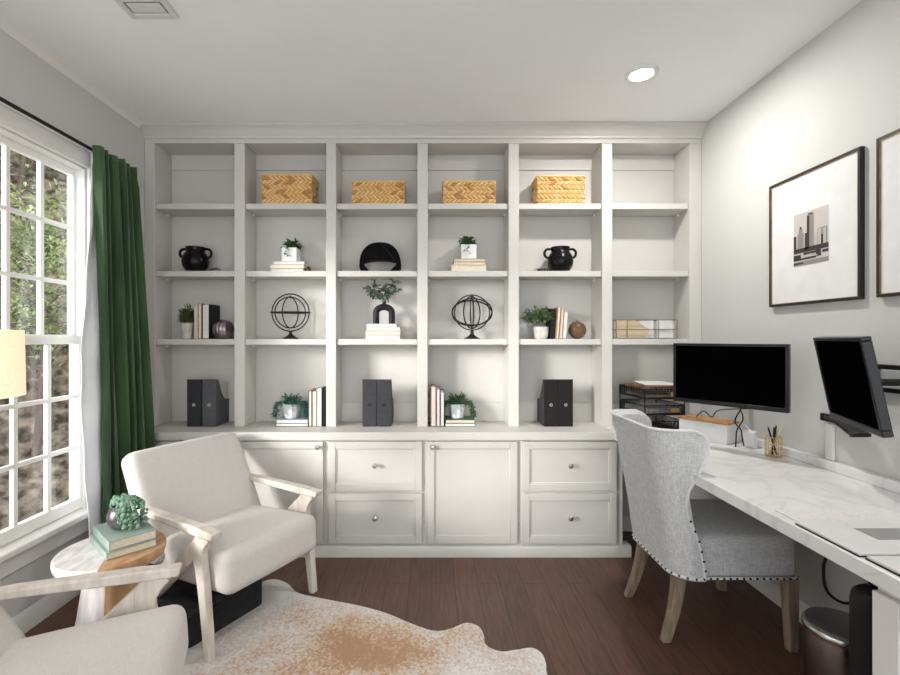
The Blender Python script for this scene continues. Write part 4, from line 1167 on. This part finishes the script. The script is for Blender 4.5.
# black curved bracket below it
br = thing('wall_bracket', 'black curved bracket on the wall below the tilted monitor', 'bracket', (XR-0.001, 2.03, 0.995))
k = MB()
pts = bez([(0,0.02,0.006), (-0.03,-0.08,0.004), (-0.07,-0.2,-0.02), (-0.12,-0.26,-0.018), (-0.15,-0.32,-0.004)], 6)
vs = []; fs = []
for i, p in enumerate(pts):
    hw_ = 0.02+0.02*math.sin(PI*i/(len(pts)-1))
    for dz in (-0.006, 0.008):
        vs += [(p.x-hw_, p.y, p.z+dz), (min(p.x+hw_, 0.0), p.y, p.z+dz)]
for i in range(len(pts)-1):
    a = i*4; fs += [(a,a+1,a+5,a+4), (a+2,a+6,a+7,a+3), (a,a+4,a+6,a+2), (a+1,a+3,a+7,a+5)]
fs += [(0,2,3,1), ((len(pts)-1)*4, (len(pts)-1)*4+1, (len(pts)-1)*4+3, (len(pts)-1)*4+2)]
k.add(vs, fs); k.build('arm', M['black'], br, bevel=0.002)
MB().box(-0.014, 0, -0.03, 0.045, -0.012, 0.02).build('plate', M['black'], br, bevel=0.002)
rw = MB().box(-0.014, -0.001, -0.02, 0.02, 0, 0.16).build('cable_cover', M['trim'], bevel=0.003); rw.location = (XR, 2.03, CT+0.043)
tag(rw, 'white vertical cable cover on the wall below the black bracket', 'cable cover')

# ------------------------------------------------------------------ desk things
# white box with warm wood lid
d1 = Vector((0.138, -0.231)).normalized(); d2 = Vector((0.859, 0.513))
q0 = Vector((1.600, 2.493)); Lb, Db, Hb = 0.27, 0.125, 0.113
cc = q0 - d1*Lb/2 + d2*Db/2
wbx = thing('storage_box', 'white box with an orange wood lid on the desk behind the chair', 'box', (cc.x, cc.y, CT+0.0005), math.atan2(d1.y, d1.x))
k = MB(); k.box(-Lb/2, Lb/2, -Db/2, Db/2, 0, Hb-0.008); k.build('body', M['white'], wbx, bevel=0.004)
k = MB(); k.box(-Lb/2-0.003, Lb/2+0.003, -Db/2-0.003, Db/2+0.003, Hb-0.008, Hb+0.004); k.box(-Lb/2+0.02, Lb/2-0.02, -Db/2+0.02, Db/2-0.02, Hb+0.004, Hb+0.008); k.build('lid', M['boxwood'], wbx, bevel=0.002)
# small white adaptor
ad = thing('power_adapter', 'small white power adapter on the desk beside the white box', 'power adapter', (1.688, 2.44, CT+0.0005), 0.4)
MB().rbox(0.018, 0.03, 0.045, 0.006, 4, T=Matrix.Translation((0,0,0.0455))).build('body', M['white'], ad, smooth=60)
MB().tube(bez([(0,0.0,0.088),(0.01,0.03,0.11),(0.03,0.06,0.10),(0.045,0.08,0.05)], 6), 0.003, 8).build('cord', M['white'], ad)
# cables
def cable(label, pts, r=0.0032):
    pts = [Vector(p) for p in pts]; b0 = pts[-1]
    o = MB().tube([p-b0 for p in bez(pts, 10)], r, 8).build('cable', M['black'], smooth=70); o.location = b0; tag(o, label, 'cable', 'black cables under the corner monitor'); return o
Yc = 2.33
def cp_(px, py, Y): return (X(px, Y), Y, Zh(py, Y))
cable('black cable looping from the corner monitor down past the white box, plug end nearest camera',
      [cp_(741,409,2.30), cp_(735,421,2.33), cp_(741,430,2.34), cp_(742,436,2.34), cp_(744,446,2.32)])
cable('black cable looping down onto the white box beside the adapter',
      [cp_(740,409,2.33), cp_(743,419,2.36), cp_(737,430,2.37), cp_(736,440,2.38), cp_(735.5,447,2.38)])
cable('thin black cable tangled on top of the white box lid',
      [(1.625,2.30,1.0), cp_(720,410,2.50), cp_(712,417,2.55), cp_(704,411,2.58), cp_(697,416,2.62), (1.53, 2.66, CT+0.125)], 0.0028)
# pen cup
pcup = thing('pen_cup', 'gold wire pen cup near the wall on the marble desk', 'pen cup', (1.678, 2.26, CT+0.0005))
k = MB(); rC, hC = 0.034, 0.094
for zz in (0.002, hC*0.33, hC*0.66, hC): k.tube([(rC*math.cos(2*PI*i/28), rC*math.sin(2*PI*i/28), zz) for i in range(28)], 0.002, 6, closed=True)
for i in range(20):
    a = 2*PI*i/20; k.tube([(rC*math.cos(a), rC*math.sin(a), 0.002), (rC*math.cos(a), rC*math.sin(a), hC)], 0.0014, 5)
k.lathe([(rC,0.0),(rC,0.004),(0.001,0.004)], 24)
k.build('wire_body', M['gold'], pcup)
for i, (a, tip, mt, lab) in enumerate(((0.3, (0.02,0.01,0.15), 'black', 'black pen leaning to the wall in the gold cup'), (2.2, (-0.018,0.012,0.142), 'bezel', 'dark pen leaning to the bookcase side in the gold cup'),
                         (4.0, (-0.012,-0.02,0.146), 'black', 'black pen leaning to the camera side in the gold cup'), (5.4, (0.022,-0.012,0.138), 'gold', 'gold pen in the gold wire cup'))):
    p0 = Vector((-tip[0]*0.6, -tip[1]*0.6, 0.008)); o = MB().tube([(0,0,0), Vector(tip)*0.9-p0, Vector(tip)-p0], [0.0042,0.0042,0.002], 8).build('pen', M[mt])
    o.location = pcup.location + p0; tag(o, lab, 'pen', 'pens in the gold cup')
# letter tray, three tiers
lt = thing('letter_tray', 'black three tier wire letter tray in the desk corner', 'letter tray', (1.405, 2.955, CT+0.0005), 0.1)
hw_, hd = 0.128, 0.150
for i in range(3):
    zf = 0.012+0.098*i; k = MB()
    k.box(-hw_, hw_, -hd, hd, zf, zf+0.003)
    for zz in (zf, zf+0.058):
        k.tube([(-hw_,-hd,zz),(hw_,-hd,zz),(hw_,hd,zz),(-hw_,hd,zz)], 0.003, 6, closed=True)
    for j in range(34):
        t = j/33
        for sy in (-hd, hd): k.tube([(-hw_+2*hw_*t, sy, zf), (-hw_+2*hw_*t, sy, zf+0.058)], 0.0015, 4)
        for sxx in (-hw_, hw_): k.tube([(sxx, -hd+2*hd*t, zf), (sxx, -hd+2*hd*t, zf+0.058)], 0.0015, 4)
    for j in range(1, 5):
        zz = zf+0.058*j/5; k.tube([(-hw_,-hd,zz),(hw_,-hd,zz),(hw_,hd,zz),(-hw_,hd,zz)], 0.001, 4, closed=True)
    t_ = k.build('tray', M['black'], lt)
    if i:
        pl = MB().box(0.035, 0.085, -hd-0.007, -hd-0.002, zf+0.014, zf+0.040).build('label_holder', M['gold'], t_, bevel=0.001)
k = MB()
for sxx in (-hw_, hw_):
    for sy in (-hd, hd): k.tube([(sxx, sy, 0), (sxx, sy, 0.27)], 0.004, 8)
k.build('post', M['black'], lt)
RT = Matrix.Rotation(0.1, 4, 'Z')
def on_tray(name, mb, mats, lx_, ly_, z_, rz, lab, cat):
    o = mb.build(name, mats, bevel=0.001); p = RT @ Vector((lx_, ly_, 0)); o.location = (lt.location.x+p.x, lt.location.y+p.y, CT+z_); o.rotation_euler = (0, 0, 0.1+rz); tag(o, lab, cat); return o
on_tray('paper_stack', MB().box(-0.1, 0.11, -0.13, 0.13, 0, 0.03), M['paper'], 0, 0, 0.117, 0.05, 'white paper stack in the middle tier of the letter tray', 'papers')
on_tray('paper_stack', MB().box(-0.1, 0.11, -0.13, 0.13, 0, 0.012), M['manila'], 0, 0, 0.2148, 0.0, 'manila papers in the top tier of the letter tray', 'papers')
on_tray('notebook', MB().rbox(0.105, 0.115, 0.008, 0.006, 3, T=Matrix.Translation((0,0,0.008))), M['leather'], -0.02, -0.02, 0.2705, 0.1, 'brown leather notebook lying on top of the letter tray', 'notebook')
on_tray('paper_sheet', MB().box(-0.095, 0.105, -0.13, 0.125, 0, 0.004), M['paper'], 0.035, 0.02, 0.287, -0.25, 'white paper lying over the brown notebook', 'paper')
# papers by the near edge of the desk
def sheet(name, x0, x1, y0, y1, z0, h, mats, lab, cat, pic=None, rz=0.0):
    cx_, cy_ = (x0+x1)/2, (y0+y1)/2; hx, hy = (x1-x0)/2, (y1-y0)/2
    o = thing(name, lab, cat, (cx_, cy_, z0), rz)
    MB().box(-hx, hx, -hy, hy, 0, h*0.35).build('backing', M['c_black'], o, bevel=0.0008)
    MB().box(-hx+0.003, hx-0.003, -hy+0.002, hy-0.002, h*0.35, h).build('pages', M['c_white'], o, bevel=0.0008)
    if pic: MB().box(pic[0]-cx_, pic[1]-cx_, pic[2]-cy_, pic[3]-cy_, h, h+0.0006).build('picture', M['grey'], o)
    return o
sheet('booklet', 1.128, 1.44, 1.215, 1.430, CT+0.0005, 0.009, None, 'white booklet with a grey printed picture at the front edge of the desk', 'booklet', (1.262, 1.40, 1.300, 1.378))
sheet('booklet', 1.134, 1.45, 0.96, 1.205, CT+0.0005, 0.010, None, 'second white booklet at the desk edge, cut off by the photo edge', 'booklet', None)
pp = MB().box(-0.15, 0.15, -0.055, 0.055, 0, 0.003).build('paper_sheet', M['paper'], bevel=0.0005); pp.location = (1.30, 1.49, CT+0.0005)
tag(pp, 'blank white sheet lying between the picture booklet and the pen cup', 'paper')

# ------------------------------------------------------------------ framed prints
def framed(y0, y1, z0, z1, label, city):
    cy, cz = (y0+y1)/2, (z0+z1)/2; hy, hz = (y1-y0)/2, (z1-z0)/2
    o = thing('picture_frame', label, 'picture', (XR-0.001, cy, cz), 0, 'framed prints on the right wall')
    k = MB(); fwid, dp = 0.011, 0.021
    for (a, b, c, d) in ((-hy,hy,hz-fwid,hz),(-hy,hy,-hz,-hz+fwid),(-hy,-hy+fwid,-hz+fwid,hz-fwid),(hy-fwid,hy,-hz+fwid,hz-fwid)): k.box(-dp, 0, a, b, c, d)
    fr = k.build('frame', M['framek'], o, bevel=0.0015)
    k = MB(); i0 = fwid; e = 0.0025
    for (a, b, c, d) in ((-hy+i0,hy-i0,hz-i0-e,hz-i0),(-hy+i0,hy-i0,-hz+i0,-hz+i0+e),(-hy+i0,-hy+i0+e,-hz+i0+e,hz-i0-e),(hy-i0-e,hy-i0,-hz+i0+e,hz-i0-e)): k.box(-dp+0.002, -0.012, a, b, c, d)
    k.build('gilt_lip', M['frameg'], fr)
    MB().box(-0.0135, -0.002, -hy+i0, hy-i0, -hz+i0, hz-i0).build('mat', M['matb'], o, smooth=0)
    # print, built of flat shapes; y decreases to the viewer's right
    pw, ph = 0.0975, 0.124; pz = -0.004
    k = MB(); xs = -0.0138
    def R_(a, b, c, d, mi, lift=1):           # a..b across from left (0..1), c..d up (0..1)
        k.box(xs-0.0004*lift, xs+0.0002, pw-2*pw*a, pw-2*pw*b, pz-ph+2*ph*c, pz-ph+2*ph*d, mi)
    R_(0,1,0,1,0)
    if city:
        R_(0,.08,.28,.58,3,2); R_(.08,.12,.28,.5,2,2); R_(.12,.30,.28,.62,1,2); R_(.15,.27,.62,.70,1,2); R_(.18,.24,.70,.745,3,2)
        R_(.30,.40,.28,.52,2,2); R_(.40,.60,.28,.93,1,2); R_(.40,.47,.30,.91,3,3); R_(.43,.57,.93,.955,3,2)
        R_(.60,.70,.28,.56,2,2); R_(.70,.97,.30,.63,1,2); R_(.72,.80,.33,.62,2,3); R_(.86,.93,.33,.61,2,3); R_(.80,.86,.33,.50,3,3); R_(.34,.40,.28,.60,3,3)
        R_(0,1,.24,.33,3,3); R_(0,1,.17,.24,2,3); R_(0,.22,.10,.21,3,4); R_(.30,.66,.19,.235,3,4); R_(.66,.80,.12,.24,3,4); R_(.84,1,.17,.22,3,4)
        R_(.22,.66,.10,.14,3,4); R_(0,1,0,.08,1,3); R_(0,.3,.03,.06,3,4)
        for i in range(9):
            t = i/8; R_(.28+.4*t-.03, .28+.4*t+.03, .135+.035*math.sin(PI*t), .155+.04*math.sin(PI*t), 2, 5)
    else:
        R_(0,1,0,.42,1,2); R_(.1,.4,.42,.66,2,2); R_(.5,.8,.42,.56,3,2)
    k.build('print', [M['p_sky'], M['p_mid'], M['p_lt'], M['p_dk']], o, smooth=0)
framed(1.874, 2.380, 1.512, 2.135, 'dark framed print of a city skyline with bridge above the monitors', True)
framed(1.300, 1.806, 1.512, 2.135, 'dark framed print cut off at the photo edge, showing only white mat', False)

# ------------------------------------------------------------------ bin, bag, cord
tr = thing('trash_can', 'round steel pedal bin with grey lid under the desk', 'trash can', (1.515, 1.70, 0))
MB().lathe([(0.108,0),(0.112,0.004),(0.112,0.264),(0.001,0.264)], 48).build('body', M['steel'], tr, smooth=50)
MB().lathe([(0.114,0.0),(0.116,0.012),(0.114,0.024),(0.110,0.024)], 48).build('base_ring', M['black'], tr, smooth=50)
k = MB(); k.lathe([(0.115,0.264),(0.117,0.268),(0.117,0.284),(0.111,0.291),(0.10,0.294)], 48); k.build('rim', M['steel'], tr, smooth=50)
MB().lathe([(0.109,0.291),(0.108,0.297),(0.08,0.303),(0.001,0.306)], 48).build('lid', M['darksteel'], tr, smooth=50)
bg = thing('bag', 'tall black bag standing against the white desk pedestal', 'bag', (1.24, 1.255, 0))
MB().rbox(0.085, 0.04, 0.335, 0.035, 7, (0.0, 0.004, 0.01), T=Matrix.Translation((0,0,0.336))).build('body', M['c_black'], bg, smooth=80)
MB().tube(bez([(-0.05,0,0.66),(-0.03,0.0,0.70),(0.03,0,0.70),(0.05,0,0.66)], 6), 0.006, 8).build('handle', M['c_black'], bg, smooth=70)
cd = MB().tube(bez([(0,0,0), (-0.035,0.02,-0.015), (-0.065,0.05,-0.07), (-0.065,0.06,-0.14), (-0.05,0.06,-0.19), (-0.015,0.05,-0.215), (0.02,0.04,-0.21)], 8), 0.0045, 8).build('cord', M['black'], smooth=70)
cd.location = (1.325, 1.42, CT-0.05); tag(cd, 'black cord hanging in a loop under the desk above the bin', 'cord')

# ------------------------------------------------------------------ cowhide rug
pxs = [(176,655),(200,640),(222,620),(238,602),(250,590),(264,581.5),(276,579.5),(288,584),(298,593),(324,599),(360,606),(388,614),(412,624),(434,631),(450,629),(466,623),(479,627),(484,636),(486,645),(500,651.5),(516,650),(532,648),(542,654),(546,664),(548,676)]
ol = [floor_pt(a, b, 0.006) for a, b in pxs]
ol += [(0.50,1.70),(0.42,1.55),(0.46,1.40),(0.40,1.28),(0.22,1.20),(0.0,1.16),(-0.25,1.12),(-0.5,1.02),(-0.62,1.06),(-0.78,1.18),(-1.0,1.22),(-1.12,1.34),(-1.05,1.52),(-1.06,1.68),(-1.08,1.80),(-1.12,1.92),(-1.06,1.99)]
cx_ = sum(p[0] for p in ol)/len(ol); cy_ = sum(p[1] for p in ol)/len(ol)
cl = [Vector((p[0]-cx_, p[1]-cy_, 0)) for p in ol]
n_ = len(cl); sm_ = []
for i in range(n_):
    a, b, c, d = cl[i-1], cl[i], cl[(i+1) % n_], cl[(i+2) % n_]
    for q_ in range(5):
        t = q_/5; sm_.append(0.5*((2*b)+(c-a)*t+(2*a-5*b+4*c-d)*t*t+(3*b-a-3*c+d)*t**3))
k = MB(); k.prism([(p.x, p.y) for p in sm_], 0.0, 0.007, 'z'); rg = k.build('cowhide_rug', M['hide'], bevel=0.002, smooth=30)
rg.location = (cx_, cy_, 0.0005)
tag(rg, 'white and tan cowhide rug lying on the dark wood floor', 'rug')

# ------------------------------------------------------------------ ceiling fixtures
vt = thing('ceiling_vent', 'white ceiling air vent cut off by the top of the photo', 'vent', (-1.192, 1.80, HC))
k = MB()
for (a, b, c, d) in ((-.103,-.078,-.19,.185),(.078,.103,-.19,.185),(-.078,.078,.155,.185),(-.078,.078,-.19,-.165),(-.078,.078,.068,.085)): k.box(a, b, c, d, -0.012, -0.001)
k.build('frame', M['ventw'], vt, bevel=0.003)
MB().box(-.078, .078, -.165, .155, -0.003, -0.001).build('duct_shade_plate', M['ventg'], vt)  # dark grey sheet standing in for the shade inside the duct
k = MB()
for i in range(13):
    y = -0.155+0.017*i
    k.box(-.078, .078, y-0.006, y+0.004, -0.009, -0.006, T=Matrix.Identity(4))
k.build('louver', M['ventg'], vt)
MB().box(-.07, .07, .095, .148, -0.010, -0.004).build('damper_plate', M['ventw'], vt, bevel=0.002)
def downlight(x, y, label, power):
    o = thing('recessed_light', label, 'ceiling light', (x, y, HC), 0, 'recessed ceiling lights')
    MB().lathe([(0.085,-0.001),(0.085,-0.006),(0.066,-0.010),(0.058,-0.004),(0.058,-0.001)], 40, close=False).build('trim_ring', M['white'], o, smooth=50)
    MB().lathe([(0.058,-0.003),(0.001,-0.0035)], 32).build('lens', M['lens'], o)
    ld = bpy.data.lights.new('downlight_lamp', 'AREA'); ld.shape = 'DISK'; ld.size = 0.11; ld.energy = power; ld.color = (1, 0.975, 0.94)
    lo = bpy.data.objects.new('downlight_lamp', ld); COL.objects.link(lo); lo.location = (x, y, HC-0.014)
    return o
downlight(1.10, 2.417, 'lit round recessed ceiling light above the desk chair', 11)
downlight(1.10, 0.2, 'recessed ceiling light above the near end of the desk, outside the photo', 4)
downlight(-1.05, 0.2, 'recessed ceiling light over the near armchair, outside the photo', 4)
downlight(0.0, -1.5, 'recessed ceiling light far behind the camera', 5)

# ------------------------------------------------------------------ outdoors
def hillz(x, y):
    d = math.hypot(x+1.9, y-1.0)
    t = max(0, min(1, (d-2.3)/6.6))
    return -0.55 + 6.8*(t*t*(3-2*t)) + 0.12*math.sin(2.1*x+1.3*y) + 0.08*math.sin(5*x-3*y)
k = MB()
k.grid(lambda a, b: (lambda x, y: (x, y, hillz(x, y)))(-2.3-11*a, 0.8+12*b), 60, 60)
struct(k.build('ground', M['hill'], smooth=60))
def tree(x, y, h, label, ncl, leafm_, spread, zlow, n, L):
    zb = hillz(x, y)-0.05
    o = thing('tree', label, 'tree', (x, y, zb), 0, 'trees outside the window')
    k = MB(); k.tube(bez([(0,0,0),(0.05,0.03,h*0.4),(-0.04,0.05,h*0.75),(0.05,0,h)], 5), [0.035-0.025*i/15 for i in range(16)], 8); k.build('trunk', M['bark'], o)
    k = MB(); kb = MB()
    for _ in range(ncl):
        a = R.uniform(0, 2*PI); rr = R.uniform(.3, 1)*spread; c = Vector((rr*math.cos(a), rr*math.sin(a), R.uniform(zlow, h)))
        kb.tube(bez([(0,0,max(0.1, c.z-0.4)), (c.x*.5, c.y*.5, c.z-0.1), tuple(c)], 4), 0.012, 5)
        for _ in range(n):
            p = c + Vector((R.gauss(0,.22), R.gauss(0,.22), R.gauss(0,.13)))
            k.leaf(p, (R.uniform(-1,1), R.uniform(-1,1), R.uniform(-.6,.5)), (0,0,1), L*R.uniform(.6,1.3), L*.55)
    kb.build('branch', M['bark'], o); k.build('foliage', M[leafm_], o, smooth=0)
tree(-3.75, 4.35, 2.5, 'young green tree closest outside the window', 34, 'tree', 0.75, 1.0, 150, 0.048)
tree(-5.15, 5.75, 2.3, 'green tree up the slope behind the closest young tree', 34, 'tree', 0.85, 0.5, 140, 0.06)
tree(-5.0, 7.3, 2.2, 'green tree seen through the far side of the window', 28, 'tree', 0.85, 0.4, 140, 0.065)
tree(-6.9, 7.3, 2.6, 'brown leafed tree higher up the slope', 30, 'twig', 0.95, 0.3, 120, 0.08)
tree(-6.3, 9.2, 2.6, 'brown leafed tree up the slope beside the far window edge', 30, 'twig', 1.0, 0.2, 120, 0.09)
tree(-8.8, 8.6, 2.6, 'brown leafed tree highest up the slope', 30, 'twig', 1.1, 0.2, 120, 0.10)

# ------------------------------------------------------------------ light
wd = bpy.data.worlds.new('daylight'); sc.world = wd; wd.use_nodes = True
bgd = wd.node_tree.nodes['Background']; bgd.inputs['Color'].default_value = (0.91, 0.955, 1.0, 1); bgd.inputs['Strength'].default_value = 1.85
sl = bpy.data.lights.new('soft_daylight', 'SUN'); sl.energy = 4.8; sl.angle = math.radians(15); sl.color = (1, 0.98, 0.95)
so = bpy.data.objects.new('soft_daylight', sl); COL.objects.link(so)
el = math.radians(13); az = math.radians(50)
dv = Vector((math.sin(az)*math.cos(el), math.cos(az)*math.cos(el), -math.sin(el)))
so.rotation_euler = dv.to_track_quat('-Z', 'Y').to_euler(); so.location = (-6, -3, 5)

# ------------------------------------------------------------------ camera
cam = bpy.data.cameras.new('camera'); co = bpy.data.objects.new('camera', cam); COL.objects.link(co)
co.location = (0, 0, CH); co.rotation_euler = (PI/2, 0, 0)
cam.sensor_width = 36; cam.lens = F/900*36
cam.shift_x = (450-VX)/900; cam.shift_y = (VY-337.5)/900
cam.clip_start = 0.02
sc.camera = co
sc.view_settings.view_transform = 'Standard'; sc.view_settings.look = 'None'; sc.view_settings.gamma = 1; sc.view_settings.use_curve_mapping = False
sc.view_settings.exposure = 0.75
sc.cycles.use_denoising = True
sc.cycles.max_bounces = 10; sc.cycles.diffuse_bounces = 6; sc.cycles.transparent_max_bounces = 12
